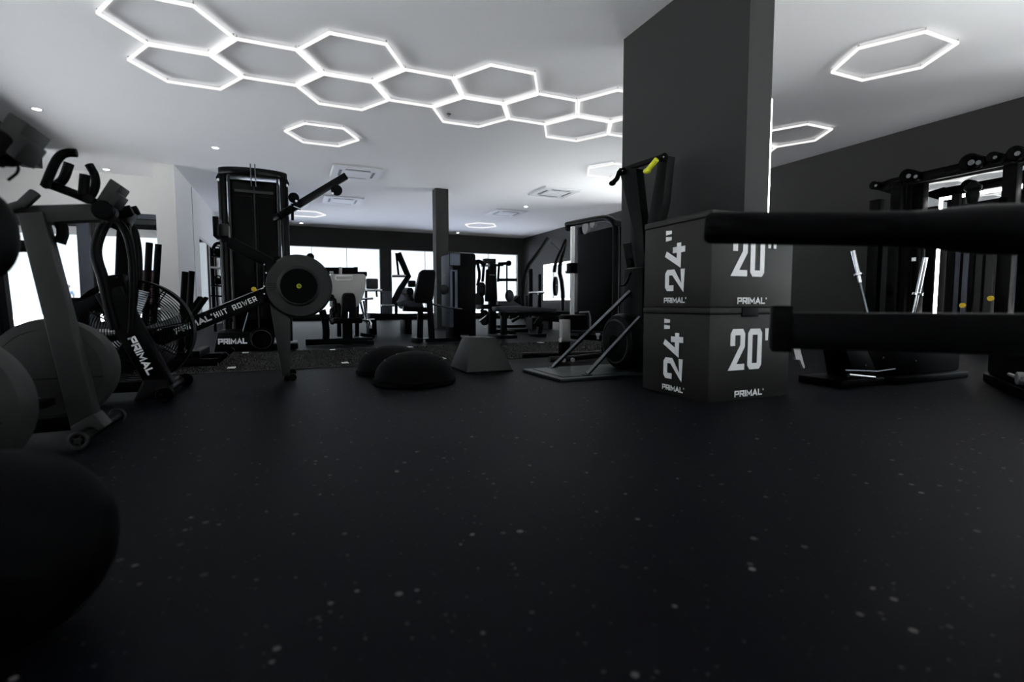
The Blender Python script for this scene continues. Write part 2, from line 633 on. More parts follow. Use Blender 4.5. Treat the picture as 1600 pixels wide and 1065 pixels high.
# outside: paving, canopy, planter, passer-by
m = MB(); m.box((-30, VB + .3, -.25), (-2.6, 45, -.12)); m.box((-30, VF + .3, -.25), (-2.15, VB + .3, -.12)); m.box((-30, -40, -.25), (30, VN - .25, -.12)); m.box((-30, VN - .25, -.25), (ULL - .25, VF + .3, -.12))
struct('ground', m, 'paving', smooth=False)
m = MB(); m.box((UR + .25, VN - .25, -.25), (30, VB + .3, -.12))
struct('ground', m, 'bright_bounce_ground', smooth=False)
m = MB(); m.box((-2.6, VB + .3, -.25), (30, 45, -.12))
struct('ground', m, 'blue_bounce_ground', smooth=False)
m = MB(); m.box((ULL, VF + .25, 2.0), (-2.1, VF + 1.7, 2.2))
struct('trim_3', m, 'canopy_grey', smooth=False)


# person outside, walking past, and a pink banner by the entrance
def passer_by(loc):
    root = thing('person', 'person with dark hair in a light blue top outside the entrance glazing', 'person', loc)
    x, y, z = loc
    J = {'pelvis': (0, 0, .93), 'spine': (0, 0, 1.15), 'chest': (0, .01, 1.36), 'neck': (0, 0, 1.48), 'head': (0, -.01, 1.58), 'crown': (0, 0, 1.68),
         'shl': (-.17, 0, 1.41), 'ell': (-.24, .03, 1.14), 'wrl': (-.22, -.06, .90), 'hal': (-.22, -.08, .82),
         'shr': (.17, 0, 1.41), 'elr': (.24, .03, 1.14), 'wrr': (.22, -.06, .90), 'har': (.22, -.08, .82),
         'hil': (-.09, 0, .88), 'knl': (-.10, -.06, .49), 'anl': (-.10, .04, .09), 'tol': (-.10, -.12, .04),
         'hir': (.09, 0, .88), 'knr': (.10, .05, .49), 'anr': (.10, .16, .10), 'tor': (.10, .02, .04)}
    R = {'pelvis': .13, 'spine': .115, 'chest': .13, 'neck': .052, 'head': .088, 'crown': .07, 'shl': .06, 'shr': .06, 'ell': .042, 'elr': .042,
         'wrl': .03, 'wrr': .03, 'hal': .033, 'har': .033, 'hil': .088, 'hir': .088, 'knl': .058, 'knr': .058, 'anl': .04, 'anr': .04, 'tol': .035, 'tor': .035}
    E_ = [('pelvis', 'spine'), ('spine', 'chest'), ('chest', 'neck'), ('neck', 'head'), ('head', 'crown'), ('chest', 'shl'), ('shl', 'ell'), ('ell', 'wrl'),
          ('wrl', 'hal'), ('chest', 'shr'), ('shr', 'elr'), ('elr', 'wrr'), ('wrr', 'har'), ('pelvis', 'hil'), ('hil', 'knl'), ('knl', 'anl'), ('anl', 'tol'),
          ('pelvis', 'hir'), ('hir', 'knr'), ('knr', 'anr'), ('anr', 'tor')]
    ks = list(J)

    def skin(name, keys, grow, m):
        me = bpy.data.meshes.new(name)
        kk = [k for k in ks if k in keys]
        me.from_pydata([J[k] for k in kk], [(kk.index(a), kk.index(b)) for a, b in E_ if a in kk and b in kk], [])
        o = bpy.data.objects.new(name, me)
        COL.objects.link(o)
        o.modifiers.new('skin', 'SKIN').use_smooth_shade = True
        if not me.skin_vertices:
            me.attributes.new('sv', 'FLOAT', 'POINT')
        sv = me.skin_vertices[0].data if me.skin_vertices else None
        if sv:
            for i, k in enumerate(kk):
                sv[i].radius = (R[k] + grow, R[k] + grow)
            sv[0].use_root = True
        s = o.modifiers.new('sub', 'SUBSURF'); s.levels = 1; s.render_levels = 1
        me.materials.append(MATS[m])
        o.parent = root
        return o
    skin('body', ks, 0, 'skin')
    skin('shirt', ['pelvis', 'spine', 'chest', 'shl', 'shr', 'ell', 'elr'], .014, 'blue_cloth')
    skin('trousers', ['pelvis', 'hil', 'knl', 'anl', 'hir', 'knr', 'anr'], .013, 'denim')
    m = MB(); m.ball((x, y + .025, z + 1.66), .105, 16, 10, (1, 1.08, 1.12)); h = obj('hair', m, 'hair_dark', root)
    m = MB(); m.ball((x, y - .115, z + 1.58), .014, 8, 6); m.ball((x - .032, y - .098, z + 1.61), .009, 8, 6); m.ball((x + .032, y - .098, z + 1.61), .009, 8, 6)
    obj('face', m, 'hair_dark', root)


try:
    passer_by((-11.1, 35.4, -.12))
except Exception as ex:
    print('person', ex)

p0 = pv(236, 470, 13.9)
pb = thing('banner', 'pink banner on a post outside the entrance door', 'banner', (p0.x, 13.9, -.12))
m = MB(); m.tube([(p0.x - .3, 13.9, -.12), (p0.x - .3, 13.9, 1.35)], .02); m.disc((p0.x - .3, 13.9, -.1), (0, 0, 1), .2, .04); obj('post', m, 'grey_metal', pb)
m = MB(); m.box((p0.x - .28, 13.89, .45), (p0.x + .35, 13.91, 1.3)); obj('cloth', m, 'pink_cloth', pb)

# planter outside the window of the rear wall's mirror view
for i, (gx, gy) in enumerate(((-3.0, 15.2), (-4.3, 17.0))):
    pl = thing('planter', ('square planter with a leafy shrub outside the glazed door', 'square planter with a leafy shrub farther along the paving outside')[i], 'planter', (gx, gy, -.12))
    m = MB(); m.hexa([(gx - .2, gy - .2, -.12), (gx + .2, gy - .2, -.12), (gx + .2, gy + .2, -.12), (gx - .2, gy + .2, -.12)],
                     [(gx - .27, gy - .27, .4), (gx + .27, gy - .27, .4), (gx + .27, gy + .27, .4), (gx - .27, gy + .27, .4)])
    obj('pot', m, 'grey_metal', pl)
    m = MB(); rnd = random.Random(i)
    for k in range(260):
        th, ph, rr = rnd.uniform(0, 2 * PI), rnd.uniform(-.3, 1.5), rnd.uniform(.12, .36)
        c = Vector((gx + rr * math.cos(th) * math.cos(ph), gy + rr * math.sin(th) * math.cos(ph), .62 + rr * math.sin(ph)))
        a = Vector((rnd.uniform(-1, 1), rnd.uniform(-1, 1), rnd.uniform(-.4, 1))).normalized()
        b = a.orthogonal().normalized()
        m.add([c - a * .05, c + b * .02, c + a * .06, c - b * .02], [(0, 1, 2, 3)])
    obj('foliage', m, 'leaf_green', pl)


# ================================================================== ceiling fittings
HZ = 2.955
EDGE = .5007


def hexagon(label, c, group):
    root = thing('hexagon_light', label, 'ceiling light', (c[0], c[1], CZ), group)
    V = [Vector((c[0] + EDGE * math.cos(k * PI / 3), c[1] + EDGE * math.sin(k * PI / 3), HZ)) for k in range(6)]
    for k in range(6):
        a, b = V[k], V[(k + 1) % 6]
        d = (b - a).normalized()
        m = MB(); m.beam(a - d * .004, b + d * .004, .022, .024)
        obj('tube', m, 'led_white', root, smooth=False)
    for k in range(6):
        m = MB(); m.lathe([(0, 0), (.0085, 0), (.0085, CZ - HZ - .004), (0, CZ - HZ - .004)], V[k] + Vector((0, 0, .004)), (0, 0, 1), 8)
        obj('corner_clip', m, 'white_metal', root)
    return root


# the honeycomb: first hexagon, then steps of the lattice
ox, oy = -1.22619 * 2.45, 1.89788 * 2.45
A0 = Vector((ox * math.cos(YAW) + oy * math.sin(YAW), -ox * math.sin(YAW) + oy * math.cos(YAW)))
DD = .36582 * 2.45
e_u, e_v = Vector((0, 1)) * DD, Vector((math.cos(PI / 6), math.sin(PI / 6))) * DD
chain = [('nearer LED hexagon of the first pair at the left end of the honeycomb', 0, 0),
         ('farther LED hexagon of the first pair at the left end of the honeycomb', 1, 0),
         ('single LED hexagon between the first and second pair of the honeycomb', 0, 1),
         ('nearer LED hexagon of the second pair in the honeycomb', -1, 2),
         ('farther LED hexagon of the second pair in the honeycomb', 0, 2),
         ('single LED hexagon between the second and third pair of the honeycomb', -1, 3),
         ('nearer LED hexagon of the third pair in the honeycomb', -2, 4),
         ('farther LED hexagon of the third pair in the honeycomb', -1, 4),
         ('single LED hexagon between the third and fourth pair of the honeycomb', -2, 5),
         ('nearer LED hexagon of the fourth pair, half hidden by the dark pier', -3, 6),
         ('farther LED hexagon of the fourth pair, beside the dark pier', -2, 6),
         ('last LED hexagon of the honeycomb, almost hidden behind the dark pier', -3, 7)]
h0 = None
for lab, a, b in chain:
    c = A0 + e_u * a + e_v * b
    if h0 is None:
        h0 = hexagon(lab, c, 'honeycomb ceiling lights')
    else:
        dup(h0, (c.x, c.y, CZ), lab)
for lab, cx, cy in (('lone LED hexagon above the tall dual pulley tower', .51, 8.03),
                    ('lone LED hexagon beside the black rope trainer and the dark pier', 5.5, 8.03),
                    ('small distant LED hexagon over the rear windows beyond the slim column', 5.5, 15.05),
                    ('small distant LED hexagon behind the raised pulley arm', .47, 15.0),
                    ('large lone LED hexagon on the bright ceiling right of the pier', 5.56, 3.32),
                    ('LED hexagon on the bright ceiling next to the pier edge', 6.77, 5.36),
                    ('LED hexagon mostly hidden behind the pier edge', 6.77, 5.36 + DD),
                    ):
    dup(h0, (cx, cy, CZ), lab, 'single hexagon ceiling lights')


def cassette(label, x0, y0):
    root = thing('air_conditioner', label, 'air conditioner', (x0 + .45, y0 + .45, CZ), 'ceiling cassettes')
    cx, cy = x0 + .45, y0 + .45
    m = MB()
    m.hexa([(cx - .45, cy - .45, CZ - .001), (cx + .45, cy - .45, CZ - .001), (cx + .45, cy + .45, CZ - .001), (cx - .45, cy + .45, CZ - .001)],
           [(cx - .43, cy - .43, CZ - .03), (cx + .43, cy - .43, CZ - .03), (cx + .43, cy + .43, CZ - .03), (cx - .43, cy + .43, CZ - .03)])
    obj('panel', m, 'cassette_white', root, smooth=False)
    m = MB(); m.box((cx - .24, cy - .24, CZ - .038), (cx + .24, cy + .24, CZ - .03)); g = obj('grille', m, 'cassette_white', root, smooth=False)
    for k in range(4):
        a = k * PI / 2
        dx, dy = math.cos(a), math.sin(a)
        p, q = Vector((cx + dx * .295 - dy * .22, cy + dy * .295 + dx * .22, CZ - .031)), Vector((cx + dx * .295 + dy * .22, cy + dy * .295 - dx * .22, CZ - .031))
        m = MB(); m.beam(p, q, .045, .004); obj('slot', m, 'vent_dark', root, smooth=False)
    return root


c0 = cassette('ceiling cassette behind the raised pulley arm, nearer one', .77, 9.68)
dup(c0, (.77 + .45, 12.4 + .45, CZ), 'ceiling cassette behind the raised pulley arm, farther one')
dup(c0, (4.98 + .45, 9.68 + .45, CZ), 'ceiling cassette right of the slim column, nearer and larger one')
dup(c0, (4.98 + .45, 12.42 + .45, CZ), 'ceiling cassette right of the slim column, farther one')


def downlight(label, x, y):
    root = thing('downlight', label, 'downlight', (x, y, CZ), 'recessed downlights')
    m = MB(); m.lathe([(.045, -.001), (.062, -.006), (.065, 0), (.045, .0)], (x, y, CZ), (0, 0, 1), 20); obj('trim_ring', m, 'white_metal', root)
    m = MB(); m.disc((x, y, CZ - .003), (0, 0, 1), .045, .003, 16); obj('lens', m, 'downlight_white', root)
    return root


l0 = downlight('round downlight above the bike console at far left', -2.86, 8.49)
for lab, x, y in (('round downlight near the white partition by the entrance', -3.0, 11.7), ('faint downlight left of the lone hexagon above the pulley tower', -1.0, 9.43),
                  ('round downlight beside the farther right cassette', 5.57, 11.91), ('tiny downlight over the rear window behind the pulley tower', .4, 16.95),
                  ('tiny downlight over the rear window right of the slim column', 5.4, 17.1)):
    dup(l0, (x, y, CZ), lab)
sp = thing('sprinkler', 'tiny white sprinkler head inside a honeycomb hexagon', 'sprinkler', (1.97, 6.58, CZ))
m = MB(); m.lathe([(0, -.03), (.012, -.03), (.012, -.012), (.03, -.006), (.03, 0), (0, 0)], (1.97, 6.58, CZ), (0, 0, 1), 12); obj('body', m, 'chrome', sp)


# ================================================================== lit mirrors
def mirror(label, lo, hi, axis, side, margin=0., top=0.):
    """glass with an LED strip round its edge; axis = direction it runs along, side = +1/-1 the way it faces"""
    lo, hi = Vector(lo), Vector(hi)
    root = thing('wall_mirror', label, 'mirror', lo)
    off = 1 - axis

    def bx(a0, a1, z0, z1, d0, d1):
        p, q = [0, 0, z0], [0, 0, z1]
        p[axis], q[axis] = a0, a1
        p[off], q[off] = sorted((lo[off] + side * d0, lo[off] + side * d1))
        return p, q
    a, b = lo[axis], hi[axis]
    m = MB(); m.box(*bx(a + .012 - (margin * .2 if margin else 0), b - .012 + margin, lo.z + .012 - (.03 if margin else 0), hi.z - .012 + top, 0, .0175 if margin else .02)); obj('glass', m, 'mirror_glass', root, smooth=False)
    w = .03
    for q in ((a, b, hi.z - .012, hi.z + w), (a, b, lo.z - w, lo.z + .012), (a - w, a + .012, lo.z - w, hi.z + w), (b - .012, b + w, lo.z - w, hi.z + w)):
        m = MB(); m.box(*bx(*q, .002, .018)); obj('light_strip', m, 'led_strip', root, smooth=False)
    return root


mirror('wide mirror with a lit edge behind the black cable rig', (UR, 2.62, .35), (UR, 4.1, 1.92), 1, -1, .19, .26)
mirror('mirror with a lit edge on the dark wall behind the pier', (UR, 10.75, .6), (UR, 12.4, 1.9), 1, -1)
mirror('small far mirror with a lit edge beside the rear window', (UR, 13.95, .70), (UR, 15.85, 1.84), 1, -1)
mirror('mirror with a lit edge on the far side of the pier', (PX1, PY0 + .035, .35), (PX1, PY1 - .1, 1.94), 1, 1)

# ================================================================== turf lane
TX0, TX1, TY0, TY1 = -3.4, 7.0, 4.44, 6.2
tl = thing('turf_lane', 'dark speckled turf lane with white marks across the gym floor', 'turf', (TX0, TY0, 0))
m = MB(); m.box((TX0, TY0, 0), (TX1, TY1, .006)); obj('backing', m, 'dark_turf', tl, smooth=False)
rng = np.random.default_rng(3)
N = 42000
bx_ = rng.uniform(TX0 + .01, TX1 - .01, N); by_ = rng.uniform(TY0 + .01, TY1 - .01, N)
ang = rng.uniform(0, 2 * PI, N); lean = rng.uniform(-.008, .008, (N, 2)); hh = rng.uniform(.008, .018, N)
vv = np.zeros((N, 3, 3), np.float32)
vv[:, 0] = np.stack([bx_ - .004 * np.cos(ang), by_ - .004 * np.sin(ang), np.full(N, .005)], 1)
vv[:, 1] = np.stack([bx_ + .004 * np.cos(ang), by_ + .004 * np.sin(ang), np.full(N, .005)], 1)
vv[:, 2] = np.stack([bx_ + lean[:, 0], by_ + lean[:, 1], .005 + hh], 1)
vv -= np.array([TX0, TY0, 0], np.float32)
me = bpy.data.meshes.new('turf_blades')
me.from_pydata(vv.reshape(-1, 3).tolist(), [], np.arange(N * 3).reshape(N, 3).tolist())
me.materials.append(MATS['dark_turf'])
tb = bpy.data.objects.new('turf_blades', me); COL.objects.link(tb); tb.parent = tl; tb['kind'] = 'stuff'
mk = MB(); mk.box((-.03, -.05, 0), (.03, .05, .004))
mkm = None
for k in range(-3, 8):
    for y in (4.60, 6.0):
        x = -.44 + .865 * k
        if mkm is None:
            m = MB(); m.box((x - .028, y - .05, .018), (x + .028, y + .05, .022)); mkm = obj('marking', m, 'line_white', tl, loc=(x - TX0, y - TY0, 0), smooth=False)
        else:
            o = mkm.copy(); COL.objects.link(o); o.location = (x - TX0, y - TY0, 0)


# ================================================================== stacked jump boxes
def jump_box(label, z0):
    x0, x1, y0, y1, h = 2.0, 2.6, 2.022, 2.565, .502
    root = thing('jump_box', label, 'plyo box', (x0, y0, z0), 'stacked jump boxes')
    m = MB(); m.box((x0, y0, z0), (x1, y1, z0 + h - .034)); obj('body', m, 'box_vinyl', root, bev=.006)
    m = MB(); m.box((x0 - .003, y0 - .003, z0 + h - .033), (x1 + .003, y1 + .003, z0 + h)); obj('lid', m, 'box_vinyl', root, bev=.007)
    m = MB(); m.tube([(x0 - .003, y1, z0 + h - .034), (x0 - .003, y0 - .003, z0 + h - .034), (x1, y0 - .003, z0 + h - .034)], .004, 6); obj('piping', m, 'black_vinyl', root)
    m = MB(); m.box((x0 + .22, y0 - .007, z0 + h - .05), (x0 + .34, y0 - .001, z0 + h - .002)); obj('strap', m, 'black_vinyl', root, bev=.002)
    fx, fy = x0 - .0012, y0 - .0012
    # side reading 24" from bottom to top, logo below it
    hh = .125
    mb, w = letters('24"', (fx, 2.212, z0 + .092), (0, 0, 1), (0, 1, 0), .158, 1.12, .205, .11); obj('lettering', mb, 'white_print', root, smooth=False)
    tw = text_w('PRIMAL', .03, 1., .22, .2)
    mb, w = letters("PRIMAL'", (fx, 2.378, z0 + .024), (0, -1, 0), (0, 0, 1), .031, .78, .22, .12); obj('lettering', mb, 'white_print', root, smooth=False)
    # side reading 20" upright
    mb, w = letters('20"', (2.147, fy, z0 + .165), (1, 0, 0), (0, 0, 1), .222, .64, .15, .10); obj('lettering', mb, 'white_print', root, smooth=False)
    mb, w = letters("PRIMAL'", (2.187, fy, z0 + .018), (1, 0, 0), (0, 0, 1), .035, .84, .22, .13); obj('lettering', mb, 'white_print', root, smooth=False)
    return root


jump_box('black padded jump box with white numbers standing on the floor, lower of the two', 0)
jump_box('black padded jump box with white numbers, upper one of the stack', .503)

# ================================================================== wedge shaped soft box and balance domes
tz = thing('step_wedge', 'grey soft trapezoid step box standing behind the balance domes', 'plyo box', (1.2, 3.62, 0))
b4 = [(1.2, 3.62, 0), (1.59, 3.62, 0), (1.59, 4.06, 0), (1.2, 4.06, 0)]
t4 = [(1.285, 3.73, .262), (1.485, 3.73, .262), (1.485, 3.97, .262), (1.285, 3.97, .262)]
lerp = lambda a, b, t: tuple(a[i] + (b[i] - a[i]) * t for i in range(3))
m = MB(); m.hexa([lerp(a, b, .045) for a, b in zip(b4, t4)], t4); obj('body', m, 'charcoal_plastic', tz, bev=.006)
m = MB(); m.hexa(b4, [lerp(a, b, .04) for a, b in zip(b4, t4)]); obj('base_pad', m, 'black_rubber', tz, bev=.003)


def dome(label, c, r):
    root = thing('balance_dome', label, 'balance trainer', (c[0], c[1], 0), 'balance domes')
    x, y = c
    m = MB(); m.lathe([(0, 0), (r - .012, 0), (r, .008), (r, .030), (r - .012, .036), (0, .036)], (x, y, 0), (0, 0, 1), 48); obj('platform', m, 'black_rubber', root)
    R = r - .012
    m = MB(); m.lathe([(R * math.cos(a), .036 + .175 * math.sin(a) ** .92) for a in [i * PI / 2 / 14 for i in range(15)]], (x, y, 0), (0, 0, 1), 48); obj('dome', m, 'black_rubber', root)
    m = MB()
    for k in (.45, .75):
        m.ring((x, y, .036 + .175 * math.sin(math.acos(k)) ** .92), (0, 0, 1), R * k, .0018, 40, 5)
    obj('ridge', m, 'black_gloss', root)
    return root


dome('black half ball balance dome on the floor, nearer one', (.752, 3.36), .272)
dome('black half ball balance dome mostly behind the nearer dome', (.71, 3.93), .272)

# ================================================================== heavy ball close to the camera
mb_ = thing('medicine_ball', 'big black rubber medicine ball on the floor close to the camera', 'ball', (-.42, 1.0, 0))
m = MB(); m.ball((-.42, 1.0, .15), .15, 40, 24); obj('shell', m, 'black_rubber', mb_)
m = MB(); m.ring((-.42, 1.0, .15), (.3, .2, 1), .1495, .0015, 48, 5); obj('seam', m, 'black_rubber', mb_)


# ================================================================== exercise bikes
def spin_bike(label, y, dx):
    X = lambda x: x + dx
    root = thing('exercise_bike', label, 'exercise bike', (X(-1.2), y, 0), 'grey exercise bikes')
    P = lambda x, yy, z: Vector((X(x), y + yy, z))

    def wheel(c, r, par):
        m = MB(); m.ring(c, (0, 1, 0), r * .8, r * .2, 20, 8); m.disc(c, (0, 1, 0), r * .3, .024, 12)
        for k in range(5):
            a = k * 2 * PI / 5
            m.beam(c, c + Vector((math.cos(a), 0, math.sin(a))) * r * .75, .006, .007, (0, 1, 0))
        return obj('wheel', m, 'grey_plastic', par)
    m = MB(); m.tube([P(-.71, -.215, .035), P(-.71, .215, .035)], .024); st = obj('front_stabiliser', m, 'black_steel', root)
    wheel(P(-.71, -.228, .034), .034, st); wheel(P(-.71, .228, .034), .034, st)
    m = MB(); m.tube([P(-1.72, -.22, .03), P(-1.72, .22, .03)], .028); obj('rear_stabiliser', m, 'black_steel', root)
    m = MB(); m.beam(P(-.72, 0, .06), P(-1.72, 0, .05), .07, .05); obj('base_rail', m, 'black_steel', root, bev=.006)
    m = MB(); m.beam(P(-.73, -.06, .055), P(-.865, -.02, .86), .075, .085, (1, 0, 0), .07, .075); obj('mast', m, 'grey_plastic', root, bev=.008)
    m = MB(); m.beam(P(-.70, -.06, .028), P(-.735, -.06, .085), .10, .09, (1, 0, 0)); obj('foot_bracket', m, 'grey_plastic', root, bev=.008)
    # flywheel housing, split by a horizontal seam
    m = MB()
    ws = [(0, -.055), (.16, -.055), (.20, -.04), (.208, 0), (.20, .06), (.16, .075), (0, .075)]
    m.lathe(ws, P(-.86, .06, .262), (0, 1, 0), 56); hs = obj('flywheel_cover', m, 'grey_plastic', root)
    m = MB(); m.beam(P(-1.06, .003, .236), P(-.69, .003, .236), .003, .004, (0, 1, 0)); obj('seam', m, 'black_rubber', hs)
    m = MB(); m.ring(P(-.86, .008, .262), (0, 1, 0), .165, .003, 48, 5); obj('rim_groove', m, 'charcoal_plastic', hs)
    m = MB(); m.tube([P(-.73, .06, .105), P(-.79, .055, .085), P(-.92, .055, .055), P(-1.1, .055, .07)], .022, 8, 1); obj('chain_guard', m, 'black_steel', root)
    # slider, joint, handlebar with four upright grips
    m = MB(); m.beam(P(-.95, -.01, .845), P(-.665, -.01, .875), .055, .062); obj('slider', m, 'grey_plastic', root, bev=.006)
    m = MB(); m.beam(P(-.93, -.01, .878), P(-.67, -.01, .908), .03, .006); obj('slider_scale', m, 'dark_chrome', root)
    m = MB(); m.disc(P(-.65, -.01, .885), (0, 1, 0), .036, .075, 20); obj('joint', m, 'black_steel', root)
    def Q(px, py, yy):
        p = pv(px, py, 2.5 + yy)
        return Vector((p.x + dx, y + yy, p.z - (.045 if y < 2 else 0)))
    m = MB(); m.tube([Q(166, 324, 0), Q(120, 304, 0), Q(70, 285, 0)], .0165); hb = obj('handlebar', m, 'black_steel', root)
    for px, py, s0, s1 in ((72, 288, -.06, .06), (138, 310, -.06, .06)):
        m = MB(); m.tube([Q(px, py, s0), Q(px, py, s1)], .0165); obj('crossbar', m, 'black_steel', hb)
    for yy, r, pts in ((-.05, .0155, ((70, 292), (82, 262), (92, 244), (104, 238), (120, 239))), (.05, .017, ((90, 288), (100, 280), (108, 255))),
                       (-.05, .017, ((130, 305), (133, 273))), (.05, .015, ((140, 310), (150, 292), (149, 274), (139, 257)))):
        m = MB(); m.tube([Q(a_, b_, yy) for a_, b_ in pts], r, 12, 2); obj('grip', m, 'black_rubber', hb)
    # console with a device holder in front of it
    m = MB(); m.beam(Q(164, 325, 0), Q(166, 308, 0), .03, .03, (1, 0, 0)); cs = obj('console_stem', m, 'grey_plastic', root)
    m = MB(); m.prism([Q(a_, b_, -.04) for a_, b_ in ((150, 312), (172, 278), (189, 289), (168, 319))], (0, .13, 0)); cn = obj('console', m, 'grey_plastic', root, bev=.004)
    m = MB(); m.prism([Q(a_, b_, -.05) for a_, b_ in ((169, 316), (181, 299), (190, 305), (177, 323))], (0, .10, 0)); obj('device_holder', m, 'charcoal_plastic', cn, bev=.003)
    m = MB(); m.tube([Q(176, 322, -.03), Q(181, 333, -.03), Q(170, 342, -.03)], .0035, 6, 2); obj('cable', m, 'black_rubber', cn)
    if y < 2:
        m = MB(); m.ball(pv(-22, 366, y - .2), .052, 20, 14, (1, 1, 1.75)); obj('elbow_pad', m, 'black_vinyl', root)
    # phone cradle at the mast top
    m = MB(); m.beam(P(-.93, -.05, .865), P(-.885, -.05, .885), .035, .03); m.beam(P(-.888, -.05, .88), P(-.842, -.05, .935), .03, .035, (1, 0, 0)); obj('brake_lever', m, 'charcoal_plastic', root, bev=.008)
    m = MB(); m.tube([P(-.80, .0, .845), P(-.785, .0, .80), P(-.80, .0, .755)], .02, 8, 1); obj('tension_knob', m, 'black_rubber', root)
    # saddle post with clamp, saddle
    m = MB(); m.tube([P(-1.02, .08, .30), P(-1.045, .08, .9)], .014); sp_ = obj('saddle_post', m, 'black_steel', root)
    m = MB(); m.ball(P(-1.03, .08, .66), .034, 14, 8); m.tube([P(-1.05, .05, .67), P(-1.1, .03, .675)], .007); obj('clamp_knob', m, 'black_rubber', sp_)
    m = MB(); m.beam(P(-1.02, .08, .765), P(-1.1, .06, .76), .03, .028); obj('post_bracket', m, 'black_steel', sp_, bev=.006)
    m = MB(); m.beam(P(-1.02, .08, .645), P(-1.3, .08, .64), .05, .05); obj('saddle_slider', m, 'black_steel', root, bev=.006)
    m = MB(); m.beam(P(-1.3, .08, .06), P(-1.28, .08, .64), .06, .07, (1, 0, 0)); obj('rear_post', m, 'black_steel', root, bev=.006)
    m = MB(); m.hexa([P(-1.1, .06, .90), P(-1.1, .10, .90), P(-1.36, .17, .90), P(-1.36, -.01, .90)], [P(-1.1, .065, .94), P(-1.1, .095, .94), P(-1.36, .16, .96), P(-1.36, 0, .96)]); obj('saddle', m, 'black_vinyl', root, bev=.012)
    m = MB(); m.beam(P(-1.22, .08, .66), P(-1.23, .08, .90), .03, .03, (1, 0, 0)); obj('seat_stem', m, 'black_steel', root)
    # cranks
    for s in (-1, 1):
        m = MB(); m.beam(P(-.99, .06 + s * .12, .23), P(-.99 - s * .12, .06 + s * .12, .16), .018, .03, (0, 1, 0)); cr = obj('crank', m, 'grey_metal', root, bev=.003)
        m = MB(); m.box(tuple(P(-1.04 - s * .12, .06 + s * .17 - .045, .145)), tuple(P(-.94 - s * .12, .06 + s * .17 + .045, .172))); obj('pedal', m, 'black_rubber', cr, bev=.005)
    m = MB(); m.tube([P(-.99, -.07, .23), P(-.99, .19, .23)], .014); obj('crank_axle', m, 'grey_metal', root)
    return root


spin_bike('grey exercise bike with a round flywheel cover beside the black fan bike', 2.5, 0.)
spin_bike('blurred exercise bike nearest the camera, cut off by the left edge', 1.60, .045)

# ================================================================== fan bike
fb = thing('fan_bike', 'black fan bike with a round wire cage and white lettering on its fork', 'exercise bike', (-1.0, 3.5, 0))
FC = Vector((-.815, 3.52, .365)); FR = .285
for s, nm in ((-1, 'front_guard'), (1, 'rear_guard')):
    m = MB()
    for k in range(18):
        r = .07 + (FR - .07) * k / 17
        yy = s * (.075 - .03 * (r / FR) ** 3)
        m.ring(FC + Vector((0, yy, 0)), (0, 1, 0), r, .0021, 48, 4)
    for k in range(8):
        a = k * PI / 4 + .2
        e = Vector((math.cos(a), 0, math.sin(a)))
        m.tube([FC + e * .06 + Vector((0, s * .076, 0)), FC + e * .2 + Vector((0, s * .068, 0)), FC + e * FR + Vector((0, s * .045, 0))], .004, 6)
    g = obj(nm, m, 'black_gloss', fb)
    m = MB(); m.disc(FC + Vector((0, s * .078, 0)), (0, 1, 0), .07, .02, 28); obj('hub_cap', m, 'black_gloss', g)
m = MB(); m.lathe([(FR, -.05), (FR + .012, -.05), (FR + .012, .05), (FR, .05), (FR, -.05)], FC, (0, 1, 0), 64); obj('rim_band', m, 'black_steel', fb)
m = MB()
for k in range(6):
    a = k * 2 * PI / 6 + .3
    e, t = Vector((math.cos(a), 0, math.sin(a))), Vector((-math.sin(a), 0, math.cos(a)))
    m.hexa([FC + e * .05 - t * .01 + Vector((0, -.03, 0)), FC + e * .05 - t * .008 + Vector((0, -.03, 0)), FC + e * .05 + t * .012 + Vector((0, .03, 0)), FC + e * .05 + t * .010 + Vector((0, .03, 0))],
           [FC + e * .24 - t * .04 + Vector((0, -.035, 0)), FC + e * .24 - t * .036 + Vector((0, -.035, 0)), FC + e * .24 + t * .03 + Vector((0, .035, 0)), FC + e * .24 + t * .026 + Vector((0, .035, 0))])
m.disc(FC, (0, 1, 0), .055, .06)
obj('fan', m, 'dark_chrome', fb)
F0, F1 = Vector((-.885, 3.385, .60)), Vector((-.665, 3.385, .055))
m = MB(); m.beam(F0, F1, .085, .125, (1, 0, .4)); fk = obj('fork', m, 'black_steel', fb, bev=.012)
dd = (F1 - F0).normalized(); uu = Vector((0, -1, 0)).cross(dd)
if uu.x < 0:
    uu = -uu
mbx, w = letters('PRIMAL', F0 + dd * .27 - uu * .025 + Vector((0, -.0435, 0)), dd, uu, .037, .86, .24, .12, .002); obj('lettering', mbx, 'white_print', fk, smooth=False)
m = MB(); m.hexa([(-.79, 3.30, .0), (-.62, 3.30, .0), (-.62, 3.45, .0), (-.79, 3.45, .0)], [(-.745, 3.33, .11), (-.63, 3.33, .11), (-.63, 3.43, .11), (-.745, 3.43, .11)]); obj('fork_foot', m, 'black_steel', fb, bev=.01)
m = MB(); m.tube([(-.655, 3.22, .04), (-.655, 3.80, .04)], .03); st = obj('front_stabiliser', m, 'black_steel', fb)
for yy in (3.21, 3.81):
    m = MB(); m.disc((-.625, yy, .042), (0, 1, 0), .042, .04, 24); w_ = obj('wheel', m, 'black_rubber', st)
    m = MB(); m.disc((-.625, yy, .042), (0, 1, 0), .016, .046, 14); obj('hub', m, 'black_gloss', w_)
m = MB(); m.beam((-.70, 3.5, .06), (-1.75, 3.5, .06), .1, .06); obj('base_rail', m, 'black_steel', fb, bev=.008)
m = MB(); m.tube([(-1.75, 3.22, .04), (-1.75, 3.78, .04)], .035); obj('rear_stabiliser', m, 'black_steel', fb)
